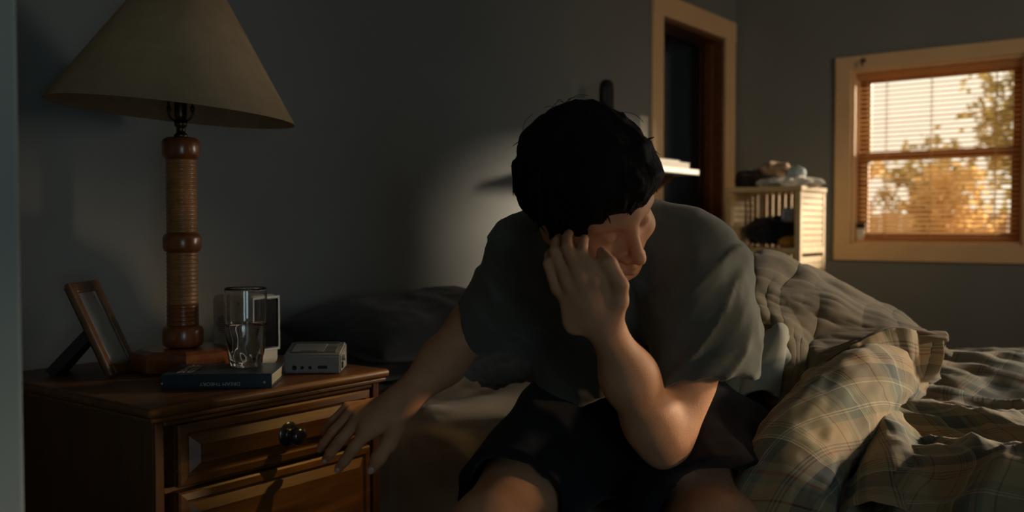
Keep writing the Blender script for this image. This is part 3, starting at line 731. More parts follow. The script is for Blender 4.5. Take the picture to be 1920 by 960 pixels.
# grey recorder
rp = at(584, 500, 1.80)
rc = thing('cassette_recorder', 'small grey cassette recorder at the right of the nightstand top', 'recorder', (rp[0], rp[1], TZ), YAW - R(90) + R(3))
L2, D2 = .055, .092
V = []
for x in (-L2, L2):
    for y, z in ((0, .002), (0, .036), (.004, .0395), (D2 - .004, .052), (D2, .049), (D2, .002)): V.append((x, y, z))
F = [tuple(range(6)), tuple(range(6, 12))[::-1]] + [(k, k + 6, (k + 1) % 6 + 6, (k + 1) % 6) for k in range(6)]
bm = bmesh.new(); bm.from_mesh(mesh_from('tmp2', V, F, M_grey)); bmesh.ops.bevel(bm, geom=bm.edges[:], offset=.003, segments=3, affect='EDGES')
link('body', bm_mesh('body', bm, M_grey), rc)
sl = math.atan2(.0125, D2 - .008)
def ontop(name, lo, hi, mat, bev=.0005): return box(name, lo, hi, mat, rc, bev, (0, .004, .0395), (sl, 0, 0))
ontop('cassette_lid', (-.043, .010, -.001), (.020, .070, .0014), M_grey); ontop('lid_window', (.0205, .010, -.001), (.043, .050, .0011), M_grey2)
ontop('lid_groove', (-.025, .013, .0013), (.008, .0155, .0018), M_black); ontop('button_row', (-.043, .074, -.001), (.043, .080, .002), M_grey2)
ontop('edge_line', (-.0445, .008, -.001), (-.0432, .072, .0009), M_black); ontop('edge_line', (-.0445, .0075, -.001), (.0445, .0092, .0009), M_black)
for x, r in ((-.034, .0048), (-.019, .0034), (-.004, .0034)):
    link('jack', lathe_me('jack', [(0, .0), (r * .45, 0), (r * .5, .0006), (r, .0006), (r, -.0004)], M_black, 20), rc, (x, -.0001, .013), (R(90), 0, 0))
box('slot', (.011, -.0005, .0105), (.029, .001, .017), M_black, rc)
link('side_knob', lathe_me('side_knob', [(0, .007), (.0055, .007), (.006, .006), (.006, 0)], M_grey, 20), rc, (L2, .018, .030), (0, R(90), 0))
box('side_switch', (L2 - .0005, .01, .010), (L2 + .003, .022, .022), M_black, rc, .001)

# ================================================================== wall shelf with papers and the black cylinder
sx0, sx1, sy0, szs = 2.75, 3.474, 1.70, 1.180
t = thing('wall_shelf', 'white wall shelf behind the head, beside the doorway', 'shelf', ((sx0 + sx1) / 2, WY, szs)); Ls = np.array(t.location)
box('board', np.array((sx0, sy0, szs - .022)) - Ls, np.array((sx1, WY, szs)) - Ls, M_white, t, .003)
for x in (2.92, 3.36):
    V = [(x + k, y, z) for k in (-.009, .009) for y, z in ((WY - .0005, szs - .0222), (sy0 + .06, szs - .0222), (sy0 + .06, szs - .034), (WY - .0005, szs - .15))]
    link('bracket', mesh_from('bracket', [np.array(v) - Ls for v in V], [(0, 1, 2, 3), (7, 6, 5, 4), (0, 4, 5, 1), (1, 5, 6, 2), (2, 6, 7, 3), (3, 7, 4, 0)], M_jamb), t)
for k, (a, b, zz, label) in enumerate(((3.12, 3.415, 0, 'thick pad of white paper lying on the wall shelf'), (3.20, 3.37, .0245, 'small grey notebook on top of the white paper pad'))):
    t = thing('paper_pad' if k == 0 else 'notebook', label, 'paper' if k == 0 else 'notebook', ((a + b) / 2, 1.80, szs + zz + .0002))
    h = .024 if k == 0 else .010
    w2, d2 = (b - a) / 2, .085 - .02 * k
    box('sheets', (-w2, -d2, 0), (w2, d2, h - .002), M_paper, t, .001); box('cover_sheet', (-w2 - .001, -d2 - .001, h - .0018), (w2 + .001, d2 + .001, h), M_white if k == 0 else M_grey2, t, .0005)
t = thing('speaker', 'slim black rounded speaker standing upright on the wall shelf', 'speaker', (2.92, 1.80, szs + .0002))
link('body', lathe_me('body', [(0, 0), (.022, 0), (.026, .004), (.0275, .02), (.0275, .265), (.025, .288), (.017, .301), (0, .306)], M_black, 32), t)
link('front_panel', tube_me('front_panel', [(-.0235, -.006, .22), (-.0235, -.006, .275)], .0075, M_gril, 12), t)

t = thing('lit_wall_strip', 'pale strip standing for the sunlit wall left of the doorway', 'paper', (3.428, WY - .0012, 1.30)); box('sheet', (-.034, -.0008, -.13), (.034, .001, .11), M_paper, t)  # pale strip put where the sun lights the wall

# ================================================================== slatted shelf unit in the corner, with clothes
ux0, ux1, uy0, uy1, uz = 3.62, 3.91, 1.335, 1.650, 1.112
un = thing('shelf_unit', 'pale slatted wooden shelf unit full of clothes in the corner', 'shelf', ((ux0 + ux1) / 2, (uy0 + uy1) / 2, 0)); Lu = np.array(un.location)
def ub(name, lo, hi, bev=.002): return box(name, np.array(lo) - Lu, np.array(hi) - Lu, M_bamboo, un, bev)
for x in (ux0, ux1 - .024):
    for y in (uy0, uy1 - .024): ub('post', (x, y, 0), (x + .024, y + .024, uz - .0225))
ub('top', (ux0 - .006, uy0 - .006, uz - .022), (ux1, uy1 + .006, uz), .004)
for z in (.865, .575, .297, .06): ub('shelf_board', (ux0 - .001, uy0 + .0005, z - .024), (ux1 - .001, uy1 - .0005, z), .003)
for z0, z1 in ((.865, uz - .022), (.575, .829), (.297, .551), (.06, .273)):
    n = 9
    for k in range(n):
        z = z0 + (z1 - z0) * k / n + .002
        for y in (uy0 + .003, uy1 - .013): ub('side_slat', (ux0 + .0245, y, z), (ux1 - .0245, y + .010, z + (z1 - z0) / n - .0035), .001)
    for k in range(9):
        y = uy0 + .030 + k * (uy1 - uy0 - .06) / 9.2; ub('back_slat', (ux1 - .014, y, z0 + .0005), (ux1 - .006, y + .022, z1 - .0005), .001)
def cloth(name, label, c, r, m, amp=.25, scale=16, rotz=0, group=None, cat='cloth'):
    o = blob(name, c, r, m, None, amp * 1.7, scale * 1.5, flat=-r[2] * .8, rotz=rotz, seed=c[1] * 7)
    return tag(o, label, cat, group)
cloth('sweater', 'dark navy sweater bundled on the upper compartment of the shelf unit', (3.78, 1.515, .865 + .062), (.085, .090, .062), M_navy, .16, 13, group='clothes in the shelf unit', cat='sweater')
cloth('shirt', 'pale lilac shirt stuffed at the right of the navy sweater', (3.70, 1.400, .865 + .128), (.05, .032, .030), M_lilac, .25, 20, group='clothes in the shelf unit', cat='shirt')
cloth('scarf', 'ochre yellow scarf folded under the navy sweater', (3.69, 1.400, .865 + .020), (.045, .040, .0245), M_ochre, .15, 14, group='clothes in the shelf unit', cat='scarf')
cloth('trousers', 'dark brown trousers in the lower compartment of the shelf unit', (3.77, 1.49, .575 + .055), (.085, .11, .068), M_brownc, .15, 12, group='clothes in the shelf unit', cat='trousers')
cloth('towel', 'white crumpled towel draped on top of the shelf unit', (3.72, 1.425, uz + .016), (.085, .092, .021), M_wcloth, .35, 16, group='clothes on top of the shelf unit', cat='towel')
cloth('jacket', 'dark brown jacket heaped at the left on top of the shelf unit', (3.80, 1.585, uz + .036), (.085, .075, .043), M_brownc, .28, 14, group='clothes on top of the shelf unit', cat='jacket')
cloth('cap', 'tan cap lying on the dark jacket on the shelf unit', (3.77, 1.500, uz + .073), (.045, .052, .027), M_tan, .25, 18, group='clothes on top of the shelf unit', cat='cap')
cloth('sock', 'pale blue sock ball on the white towel on the shelf unit', (3.74, 1.400, uz + .056), (.032, .036, .027), M_blue, .15, 14, group='clothes on top of the shelf unit', cat='sock')

# ================================================================== bed
BZ = .555
bed = thing('bed', 'double bed with a beige sheet standing against the wall beside the nightstand', 'bed', (2.1, .9, 0)); Lb2 = np.array(bed.location)
def bb(name, lo, hi, m, bev=.004): return box(name, np.array(lo) - Lb2, np.array(hi) - Lb2, m, bed, bev)
bb('frame', (1.43, -.30, .13), (2.83, 1.91, .25), M_bedwood)
for x in (1.46, 2.74):
    for y in (-.27, 1.82): bb('leg', (x, y, 0), (x + .06, y + .06, .1295), M_bedwood)
bb('mattress', (1.44, -.32, .2505), (2.83, 1.915, .435), M_matt, .05)
# fitted sheet: dips where he sits at the edge and hangs down the side
def dip(x, y): return .085 * math.exp(-((y - .83) / .26) ** 2) * max(0, min(1, (1.95 - x) / .45))
rows = []
ys = np.linspace(1.905, -.33, 12)
for x in (2.84, 2.45, 2.0, 1.75, 1.55, 1.44): rows.append([(x, y, BZ - dip(x, y) - (.02 if x < 1.5 else 0)) for y in ys])
rows.append([(1.395 - .012 * math.sin(y * 9), y, BZ - .06 - .7 * dip(1.4, y)) for y in ys])
rows.append([(1.378 - .022 * math.sin(y * 9 + .6), y, BZ - .16 - .3 * dip(1.4, y)) for y in ys])
rows.append([(1.365 - .028 * math.sin(y * 9 + 1.2), y, BZ - .28) for y in ys])
rows.append([(1.36 - .03 * math.sin(y * 9 + 1.6), y, BZ - .40) for y in ys])
sheet('fitted_sheet', rows, M_sheet, bed, 150, 110, .008, [(.014, 3.0, 8.0), (.014, 9, 3.5, 'r'), (.005, 20, 14, 'r')], seed=1.0)

# pillows
def pillow(name, label, c, size, m, rot, group=None, seed=0.0, amp=.012):
    L, W, H = size; n = 56
    V, F = [], []
    for side in (1, -1):
        for i in range(n):
            for j in range(n):
                u = -1 + 2 * i / (n - 1); v = -1 + 2 * j / (n - 1)
                h = max(0, (1 - abs(u) ** 2.6)) ** .55 * max(0, (1 - abs(v) ** 2.6)) ** .55
                x = L / 2 * u * (1 - .10 * (1 - abs(v)) * abs(u) ** 3); y = W / 2 * v * (1 - .10 * (1 - abs(u)) * abs(v) ** 3)
                V.append((x, y, side * H / 2 * h))
    V = np.array(V); d = fbm(V + seed, 9, 2) * amp + ridge(V * [1, 1, .3] + seed, 11, 2) * amp * .6
    hh = np.clip(np.abs(V[:, 2]) / (H / 2), 0, 1); V[:, 2] += np.sign(V[:, 2]) * d * hh
    for s in range(2):
        for i in range(n - 1):
            for j in range(n - 1):
                a = s * n * n + i * n + j; f = (a, a + n, a + n + 1, a + 1); F.append(f if s == 0 else f[::-1])
    bm = bmesh.new(); bm.from_mesh(mesh_from('tmp3', V, F, m)); bmesh.ops.remove_doubles(bm, verts=bm.verts[:], dist=1e-5)
    o = link(name, bm_mesh(name, bm, m, True), None, c, rot); return tag(o, label, 'pillow', group)
pillow('pillow', 'charcoal pillow on top of the black pillow at the head of the bed', (1.86, 1.725, .694), (.74, .38, .14), M_pil, (R(8), R(-3), R(3)), 'pillows on the bed', 2)
pillow('pillow', 'black pillow underneath the charcoal pillow, nearest the nightstand', (1.80, 1.735, .600), (.70, .36, .075), M_pil2, (0, 0, R(-2)), 'pillows on the bed', 5)
pillow('pillow', 'slate grey pillow behind the seated man at the head of the bed', (2.53, 1.66, .665), (.54, .44, .17), M_bluesheet, (R(12), 0, R(5)), 'pillows on the bed', 9)

# slate blanket bunched up behind his right elbow
bl = thing('blanket', 'slate blue blanket bunched up on the sheet behind the right arm', 'blanket', tuple(at(985, 735, 1.95)))
sheet('blanket_cloth', [
    [at(850, 668, 2.10), at(890, 650, 2.14), at(950, 628, 2.18), at(1020, 625, 2.16), at(1080, 660, 2.1)],
    [at(858, 690, 2.02), at(900, 668, 2.02), at(960, 645, 2.05), at(1015, 640, 2.05), at(1075, 680, 2.04)],
    [at(878, 712, 1.97), at(915, 690, 1.95), at(965, 680, 1.97), at(1025, 668, 1.98), at(1070, 690, 1.98)],
    [at(895, 722, 1.96), at(925, 728, 1.93), at(975, 715, 1.95), at(1035, 690, 1.96), at(1065, 700, 1.97)],
    [at(900, 728, 1.98), at(935, 737, 1.97), at(980, 722, 1.99), at(1035, 700, 2.0), at(1065, 712, 2.0)]], M_bluesheet, bl, 100, 90, .006, [(.016, 12, 5, 'r'), (.009, 20, 14, 'r')], seed=3.0)

# ================================================================== comforter
cf = thing('comforter', 'plaid comforter with an olive lining heaped on the bed beside him', 'comforter', tuple(at(1640, 800, 1.6)))
# olive lining: the heap folded back behind his left arm
sheet('lining', [
    [at(1300, 640, 2.06), at(1420, 610, 2.22), at(1520, 600, 2.34), at(1640, 620, 2.36), at(1740, 640, 2.3), at(1790, 650, 2.2)],
    [at(1290, 520, 2.00), at(1410, 478, 2.10), at(1520, 500, 2.14), at(1640, 562, 2.14), at(1720, 606, 2.08), at(1776, 630, 2.0)],
    [at(1290, 560, 1.88), at(1412, 505, 1.94), at(1510, 530, 1.96), at(1610, 575, 1.95), at(1710, 612, 1.92), at(1774, 631, 1.90)],
    [at(1300, 620, 1.80), at(1405, 565, 1.83), at(1490, 580, 1.84), at(1580, 608, 1.84), at(1690, 617, 1.83), at(1772, 633, 1.82)],
    [at(1320, 690, 1.75), at(1410, 640, 1.75), at(1480, 640, 1.73), at(1560, 652, 1.73), at(1665, 620, 1.76), at(1771, 635, 1.79)],
    [at(1360, 760, 1.72), at(1420, 720, 1.70), at(1480, 700, 1.66), at(1545, 686, 1.66), at(1640, 632, 1.71), at(1770, 637, 1.77)],
    [at(1390, 800, 1.72), at(1435, 780, 1.66), at(1470, 756, 1.62), at(1524, 702, 1.63), at(1618, 642, 1.69), at(1769, 640, 1.76)]],
    M_olive, cf, 200, 150, .012, [(.026, 5.0, 1.2, 'r'), (.012, 12, 2.6, 'r'), (.005, 9, 22, 'r')], seed=4.0)
hem = [at(1440, 792, 1.625), at(1470, 754, 1.61), at(1524, 700, 1.62), at(1575, 665, 1.65), at(1618, 639, 1.68), at(1665, 619, 1.715), at(1720, 622, 1.74), at(1770, 634, 1.76)]
Lc = np.array(cf.location)
link('piping', tube_me('piping', [p - Lc for p in hem], .0055, M_pipe, 8, 80), cf)
# plaid face curling under the hem
low = [at(1455, 850, 1.60), at(1490, 800, 1.60), at(1540, 745, 1.62), at(1590, 712, 1.66), at(1640, 690, 1.70), at(1690, 700, 1.74), at(1730, 712, 1.78), at(1752, 690, 1.80)]
mid = [hem[i] * .5 + low[i] * .5 + np.array([0, 0, -.004]) + (at(1600, 660, 1.60) - at(1600, 660, 1.63)) for i in range(8)]
inn = [at(1470, 860, 1.72), at(1500, 815, 1.74), at(1550, 760, 1.76), at(1600, 725, 1.80), at(1650, 705, 1.84), at(1695, 712, 1.88), at(1735, 718, 1.92), at(1756, 700, 1.95)]
sheet('plaid_face', [hem, mid, low, inn], M_plaid, cf, 130, 50, .010, [(.016, 16, 2.0, 'r'), (.005, 30, 12)], seed=5.0)
def roll(name, cl, rad, squash, mat, seed, wr, nu=90, nv=72, twist=0.0):
    """a fold of the comforter: a closed tube of cloth with its own UVs"""
    P = catmull(cl, nu); rr = np.interp(np.linspace(0, 1, nu), np.linspace(0, 1, len(rad)), rad)
    T = np.gradient(P, axis=0); T /= np.linalg.norm(T, axis=1)[:, None]
    fwd = np.array([AX[0], AX[1], 0]); s = np.concatenate([[0], np.cumsum(np.linalg.norm(np.diff(P, axis=0), axis=1))])
    V, uv = [], []
    for i in range(nu):
        b = np.cross(T[i], fwd); b /= np.linalg.norm(b); c = np.cross(b, T[i])
        for j in range(nv):
            a = 2 * math.pi * j / (nv - 1) + math.pi / 2
            V.append(P[i] + rr[i] * (math.cos(a) * b + math.sin(a) * c * squash)); uv.append((s[i], (j / (nv - 1)) * 2 * math.pi * .075 + twist * s[i]))
    V = np.array(V).reshape(nu, nv, 3); uv = np.array(uv)
    N = np.cross(np.gradient(V, axis=0), np.gradient(V, axis=1)); N /= np.linalg.norm(N, axis=2)[..., None] + 1e-9
    c3 = P[:, None, :]; sg = np.sign(((V - c3) * N).sum(2)); N *= sg[..., None]
    ring_ = np.stack([np.cos(np.linspace(0, 2 * math.pi, nv)), np.sin(np.linspace(0, 2 * math.pi, nv))], -1)
    q = np.zeros((nu, nv, 3)); q[..., 0] = s[:, None] * 1.0; q[..., 1:] = ring_[None] * .12
    for amp, sc_, st_ in wr: V = V + N * (amp * ridge(q * [st_, 1, 1] + seed, sc_, 2))[..., None]
    F = [(i * nv + j, (i + 1) * nv + j, (i + 1) * nv + j + 1, i * nv + j + 1) for i in range(nu - 1) for j in range(nv - 1)]
    return link(name, mesh_from(name, V.reshape(-1, 3) - Lc, F, mat, True, uv + seed), cf)
roll('plaid_fold', [at(1720, 712, 1.86), at(1668, 705, 1.74), at(1612, 735, 1.63), at(1555, 790, 1.55), at(1505, 850, 1.48), at(1478, 925, 1.42), at(1470, 1010, 1.38)],
     [.030, .055, .068, .070, .070, .072, .075], .75, M_plaid, .31, [(.010, 6, 1.2), (.0035, 20, 1)], twist=.35)
roll('plaid_fold', [at(1640, 770, 1.78), at(1662, 800, 1.66), at(1680, 850, 1.56), at(1690, 905, 1.48), at(1690, 960, 1.42), at(1685, 1030, 1.36)],
     [.020, .040, .056, .066, .078, .085], .8, M_plaid, .83, [(.010, 6, 1.2), (.0035, 20, 1)], twist=-.25)
# flat part over the bed with rolling folds toward the foot
rows = []
for x in (1.34, 1.40, 1.50, 1.70, 2.0, 2.3, 2.6, 2.84, 2.875, 2.88):
    row = []
    for y in np.linspace(.98, -.42, 15):
        z = .60 + .035 * math.sin(7.5 * (x * .5 + y * 1.25) + .6) * (1 if x < 2.45 else .45) + .012 * math.sin(13 * y + 5 * x)
        if x < 1.41: z -= .06 + (.1 if x < 1.35 else 0)
        if x > 2.86: z -= .05 + (.12 if x > 2.877 else 0)
        if y > .93: z -= .04
        if x < 1.9 and y > .35: z -= .05 * min(1, (y - .35) / .3) * min(1, (1.9 - x) / .3)
        row.append((x, y, z))
    rows.append(row)
# keep clear of the seated man: begins behind him
rows = [[p for p in r if True] for r in rows]
def flat_rows():
    out = []
    for r in rows:
        x = r[0][0]; ymax = .98 if x > 1.95 else (.60 if x > 1.65 else .40)
        ys_ = np.linspace(ymax, -.42, 15); P = np.array(r)
        out.append([(x, y, np.interp(-y, -P[:, 1], P[:, 2])) for y in ys_])
    return out
sheet('plaid_top', flat_rows(), M_plaid, cf, 150, 130, .014, [(.030, 3.2, 5.0, 'r'), (.014, 9, 11, 'r'), (.004, 26, 26)], seed=6.0)

# pale grey sheet crumpled between his hip and the comforter
gs = thing('top_sheet', 'pale grey sheet crumpled between the hip and the plaid comforter', 'sheet', tuple(at(1420, 720, 1.68)))
sheet('sheet_cloth', [
    [at(1300, 690, 1.90), at(1370, 670, 1.88), at(1425, 640, 1.84), at(1462, 616, 1.82), at(1500, 650, 1.80), at(1530, 720, 1.78)],
    [at(1305, 730, 1.76), at(1360, 700, 1.74), at(1420, 660, 1.71), at(1465, 625, 1.69), at(1490, 670, 1.68), at(1515, 740, 1.68)],
    [at(1310, 760, 1.69), at(1350, 735, 1.66), at(1400, 700, 1.64), at(1445, 690, 1.64), at(1478, 725, 1.64), at(1500, 770, 1.64)],
    [at(1320, 780, 1.66), at(1350, 765, 1.62), at(1390, 745, 1.61), at(1430, 735, 1.62), at(1468, 760, 1.62), at(1490, 800, 1.62)]],
    M_greysheet, gs, 120, 80, .006, [(.020, 12, 3.0, 'r'), (.009, 22, 10, 'r')], seed=8.0)

# ================================================================== the seated man
base = to_world(np.array([.22, 1.75, BZ - .04]))
man = thing('person', 'seated person in a grey-green T-shirt and black shorts, head bowed on one hand', 'person', tuple(base))
P_ = rfz
# --- head frame (right, forward, up):  F out of the face, U crown, S his left
hc = P_(1112, 362, 1.42)
yaw, pit, rol = R(39), R(32), R(30)
F_ = np.array([math.sin(yaw) * math.cos(pit), -math.cos(yaw) * math.cos(pit), -math.sin(pit)])
U_ = np.array([math.sin(yaw) * math.sin(pit), -math.cos(yaw) * math.sin(pit), math.cos(pit)])
S_ = np.cross(U_, F_)        # his left
U_, S_ = U_ * math.cos(rol) - S_ * math.sin(rol), S_ * math.cos(rol) + U_ * math.sin(rol)
HA = np.array([F_, S_, U_])
def hp(f, s, u): return hc + F_ * f + S_ * s + U_ * u
body = SDF(.0032)
# torso core (under the shirt), neck, head
NB = P_(1128, 430, 1.57); ShR = P_(988, 482, 1.57); ShL = P_(1310, 500, 1.53)
hip = P_(1165, 752, 1.78); HR = P_(1092, 762, 1.76); HL = P_(1245, 765, 1.74)
body.cap(P_(1090, 540, 1.65), P_(1110, 700, 1.73), .085, .085, .06).cap(P_(1225, 540, 1.64), P_(1225, 700, 1.73), .085, .085, .06)
body.cap(P_(1165, 690, 1.74), hip, .10, .11, .06).cap(NB, P_(1140, 520, 1.64), .062, .09, .05)
body.cap(P_(1030, 472, 1.58), ShR, .052, .048, .05).cap(P_(1280, 480, 1.55), ShL, .055, .054, .05).cap(NB, P_(1000, 472, 1.58), .045, .05, .05).cap(NB, P_(1280, 480, 1.55), .045, .05, .05)
body.cap(hp(-.03, 0, -.055), NB, .054, .060, .03)
body.ell(hp(0, 0, .01), HA, (.098, .077, .090), .02).ell(hp(-.02, 0, .015), HA, (.085, .078, .082), .02)
body.ell(hp(.040, 0, -.060), HA, (.052, .058, .066), .03)                       # jaw and mid face
body.cap(hp(.072, -.010, -.112), hp(.072, .010, -.112), .017, .017, .022)       # chin
body.cap(hp(.010, .054, -.075), hp(.06, .026, -.108), .016, .014, .02).cap(hp(.010, -.054, -.075), hp(.06, -.026, -.108), .016, .014, .02)
for s in (-1, 1):
    body.cap(hp(.085, .010 * s, .014), hp(.072, .046 * s, .012), .012, .010, .014)   # brow
    body.ell(hp(.064, .042 * s, -.040), HA, (.022, .020, .018), .018)                # cheek
    body.ell(hp(.097, .031 * s, -.012), HA, (.013, .016, .012), .012, 'sub')         # socket
    body.ell(hp(.078, .031 * s, -.013), HA, (.0135, .0145, .0115), .004)             # closed lid
    body.ell(hp(-.006, .082 * s, -.030), HA, (.018, .010, .034), .006)               # ear
    body.ell(hp(.000, .093 * s, -.024), HA, (.009, .006, .017), .006, 'sub')
    body.ell(hp(.098, .0125 * s, -.059), HA, (.0105, .0085, .0078), .006)            # nostril wing
body.cap(hp(.091, 0, .004), hp(.110, 0, -.046), .0072, .0095, .012).ell(hp(.113, 0, -.053), HA, (.0115, .0105, .0095), .007)
body.cap(hp(.090, -.020, -.083), hp(.0965, 0, -.0795), .0048, .0062, .007).cap(hp(.090, .020, -.083), hp(.0965, 0, -.0795), .0048, .0062, .007)
body.cap(hp(.089, -.016, -.0905), hp(.0955, 0, -.0925), .0050, .0066, .006).cap(hp(.089, .016, -.0905), hp(.0955, 0, -.0925), .0050, .0066, .006)
body.cap(hp(.097, -.022, -.0862), hp(.1045, 0, -.0860), .0016, .0016, .003, 'sub').cap(hp(.097, .022, -.0862), hp(.1045, 0, -.0860), .0016, .0016, .003, 'sub')
# --- his left arm (bent, elbow on the thigh, hand on the face)
EL = P_(1246, 826, 1.430); WL = P_(1135, 612, 1.317)
body.cap(ShL, P_(1308, 650, 1.490), .052, .045, .03).cap(P_(1308, 650, 1.490), EL, .046, .037, .03)
body.cap(P_(1222, 790, 1.415), P_(1180, 708, 1.365), .039, .0385, .03).cap(P_(1180, 708, 1.365), WL, .037, .0235, .03).cap(EL, P_(1222, 790, 1.415), .034, .039, .03)
body.ell(P_(1250, 846, 1.435), np.eye(3), (.024, .024, .018), .02)
body.cap(P_(1290, 720, 1.460), P_(1266, 790, 1.440), .040, .033, .02)
left = [  # metacarpal start, knuckle, middle joint, end joint, tip ; radii
    ([P_(1146, 585, 1.308), P_(1116, 528, 1.288), P_(1091, 477, 1.300), P_(1092, 458, 1.317), P_(1096, 447, 1.331)], [.0118, .0102, .0090, .0082, .0071]),
    ([P_(1136, 588, 1.306), P_(1089, 522, 1.289), P_(1064, 465, 1.304), P_(1063, 447, 1.324), P_(1067, 438, 1.338)], [.0118, .0102, .0090, .0082, .0071]),
    ([P_(1126, 592, 1.310), P_(1063, 527, 1.298), P_(1041, 473, 1.314), P_(1042, 455, 1.334), P_(1048, 446, 1.347)], [.0115, .0098, .0086, .0079, .0069]),
    ([P_(1118, 598, 1.315), P_(1044, 541, 1.312), P_(1028, 495, 1.314), P_(1030, 478, 1.345), P_(1036, 469, 1.355)], [.0110, .0092, .0079, .0072, .0063])]
for pts, rad in left: body.chain(pts, rad, .0025)
body.chain([P_(1142, 604, 1.310), P_(1160, 565, 1.294), P_(1164, 535, 1.284), P_(1143, 495, 1.284), P_(1128, 473, 1.310)], [.017, .0140, .0112, .0106, .0082], .004)
body.ell(P_(1098, 563, 1.306), np.array([P_(1135, 612, 1.312) - P_(1080, 525, 1.297), [0, 1, .2], [1, 0, 0]]) / np.array([[np.linalg.norm(P_(1135, 612, 1.312) - P_(1080, 525, 1.297))], [1.02], [1]]), (.040, .014, .034), .02)
body.cap(WL, P_(1105, 565, 1.306), .0225, .022, .02)
# --- his right arm reaching down to the drawers
ER = P_(886, 612, 1.70); WR = P_(742, 764, 1.635)
body.cap(ShR, ER, .046, .040, .03).cap(ER, P_(832, 676, 1.68), .039, .0395, .03).cap(P_(832, 676, 1.68), WR, .0385, .0265, .03)
right = [
    ([P_(722, 782, 1.622), P_(690, 806, 1.605), P_(664, 839, 1.598), P_(646, 864, 1.607), P_(635, 878, 1.617)], [.0140, .0122, .0108, .0096, .0082]),
    ([P_(715, 772, 1.636), P_(671, 789, 1.625), P_(640, 824, 1.618), P_(620, 849, 1.628), P_(611, 861, 1.640)], [.0140, .0120, .0106, .0094, .0080]),
    ([P_(712, 764, 1.650), P_(659, 775, 1.645), P_(626, 809, 1.642), P_(608, 831, 1.652), P_(600, 842, 1.662)], [.0135, .0116, .0100, .0090, .0077]),
    ([P_(712, 758, 1.662), P_(652, 764, 1.664), P_(626, 788, 1.668), P_(612, 804, 1.677), P_(606, 812, 1.685)], [.0125, .0104, .0088, .0078, .0068])]
for pts, rad in right: body.chain(pts, rad, .0035)
body.chain([P_(738, 778, 1.625), P_(740, 808, 1.602), P_(731, 830, 1.588), P_(710, 858, 1.578), P_(697, 879, 1.584)], [.019, .0150, .0132, .0122, .0092], .008)
body.cap(WR, P_(700, 785, 1.632), .026, .022, .03).cap(P_(735, 772, 1.625), P_(695, 800, 1.612), .020, .015, .02)
# --- legs
KR = P_(925, 1000, 1.42); KL = P_(1352, 1010, 1.38)
AR = np.array([-.10, 1.42, .085]); AL = np.array([.34, 1.36, .085])
for H_, K_, A_ in ((HR, KR, AR), (HL, KL, AL)):
    mid_ = H_ * .5 + K_ * .5
    body.cap(H_, mid_, .092, .082, .05).cap(mid_, K_, .082, .060, .04).ell(K_ + [0, -.012, .004], np.eye(3), (.055, .050, .055), .03)
    calf = K_ * .68 + A_ * .32 + [0, .02, 0]
    body.cap(K_, calf, .056, .056, .04).cap(calf, A_, .054, .037, .04)
    dirn = np.array([.02 * np.sign(K_[0] - .15), -1, 0]); dirn /= np.linalg.norm(dirn)
    body.ell(A_ + [0, .03, -.045], np.eye(3), (.034, .040, .038), .03)
    body.cap(A_ + [0, 0, -.03], A_ + dirn * .12 + [0, 0, -.058], .036, .024, .04)
    for k in range(5):
        s_ = (k - 2) * .0165 * (1 if K_[0] < .2 else -1)
        L_ = [.060, .055, .050, .043, .036][k]
        a_ = A_ + dirn * .115 + [s_, 0, -.066]; body.cap(a_, a_ + dirn * L_ + [0, 0, -.003], .0115 if k else .0145, .0095 if k else .0125, .006)
me = shifted(body.mesh('body', M_skin), base)
link('body', me, man)
# nails
def nail(p, n, t, a, b):
    n = np.asarray(n, float); n /= np.linalg.norm(n); t = np.asarray(t, float); t -= n * t.dot(n); t /= np.linalg.norm(t)
    s = SDF(.0009).ell(p, [t, np.cross(n, t), n], (a, b, .0022), .001)
    link('nail', shifted(s.mesh('nail', M_nail), base), man)
cdir = lambda p: -(np.asarray(p) - np.array([0, 0, CZ])) / np.linalg.norm(np.asarray(p) - np.array([0, 0, CZ]))
for a_, b_, off, sz in ((P_(710, 858, 1.578), P_(697, 879, 1.584), .0092, (.0075, .0058)), (P_(646, 864, 1.607), P_(635, 878, 1.617), .0076, (.006, .0045)), (P_(620, 849, 1.628), P_(611, 861, 1.640), .0075, (.006, .0045))):
    t_ = (b_ - a_) / np.linalg.norm(b_ - a_); n_ = cdir(b_); n_ = n_ - t_ * t_.dot(n_); n_ /= np.linalg.norm(n_)
    nail(b_ - t_ * .001 + n_ * off, n_, t_, *sz)

# --- T-shirt
shirt = SDF(.004)
shirt.cap(P_(1085, 540, 1.65), P_(1108, 690, 1.73), .100, .098, .07).cap(P_(1228, 540, 1.64), P_(1228, 690, 1.73), .102, .108, .07)
shirt.cap(P_(1165, 670, 1.74), P_(1170, 752, 1.78), .112, .128, .06).cap(P_(1115, 700, 1.68), P_(1190, 705, 1.68), .075, .075, .05).cap(P_(1098, 735, 1.625), P_(1200, 752, 1.615), .038, .038, .06)
shirt.cap(P_(1140, 520, 1.64), P_(1135, 455, 1.60), .105, .070, .06)
shirt.cap(P_(1030, 466, 1.59), ShR, .060, .056, .05).cap(P_(1265, 474, 1.56), ShL, .068, .064, .05).cap(NB, P_(1010, 468, 1.59), .052, .062, .05).cap(NB, P_(1275, 474, 1.56), .052, .066, .05)
sR0, sR1 = ShR, P_(872, 640, 1.705); sL0, sL1 = ShL, P_(1312, 712, 1.462)
shirt.cap(sR0, P_(896, 600, 1.69), .056, .047, .04).cap(P_(985, 560, 1.60), P_(925, 632, 1.655), .050, .028, .05).cap(P_(1010, 560, 1.62), P_(985, 622, 1.66), .045, .020, .05)
shirt.cap(sL0, P_(1318, 600, 1.49), .064, .071, .05).cap(P_(1318, 600, 1.49), sL1, .071, .074, .05)
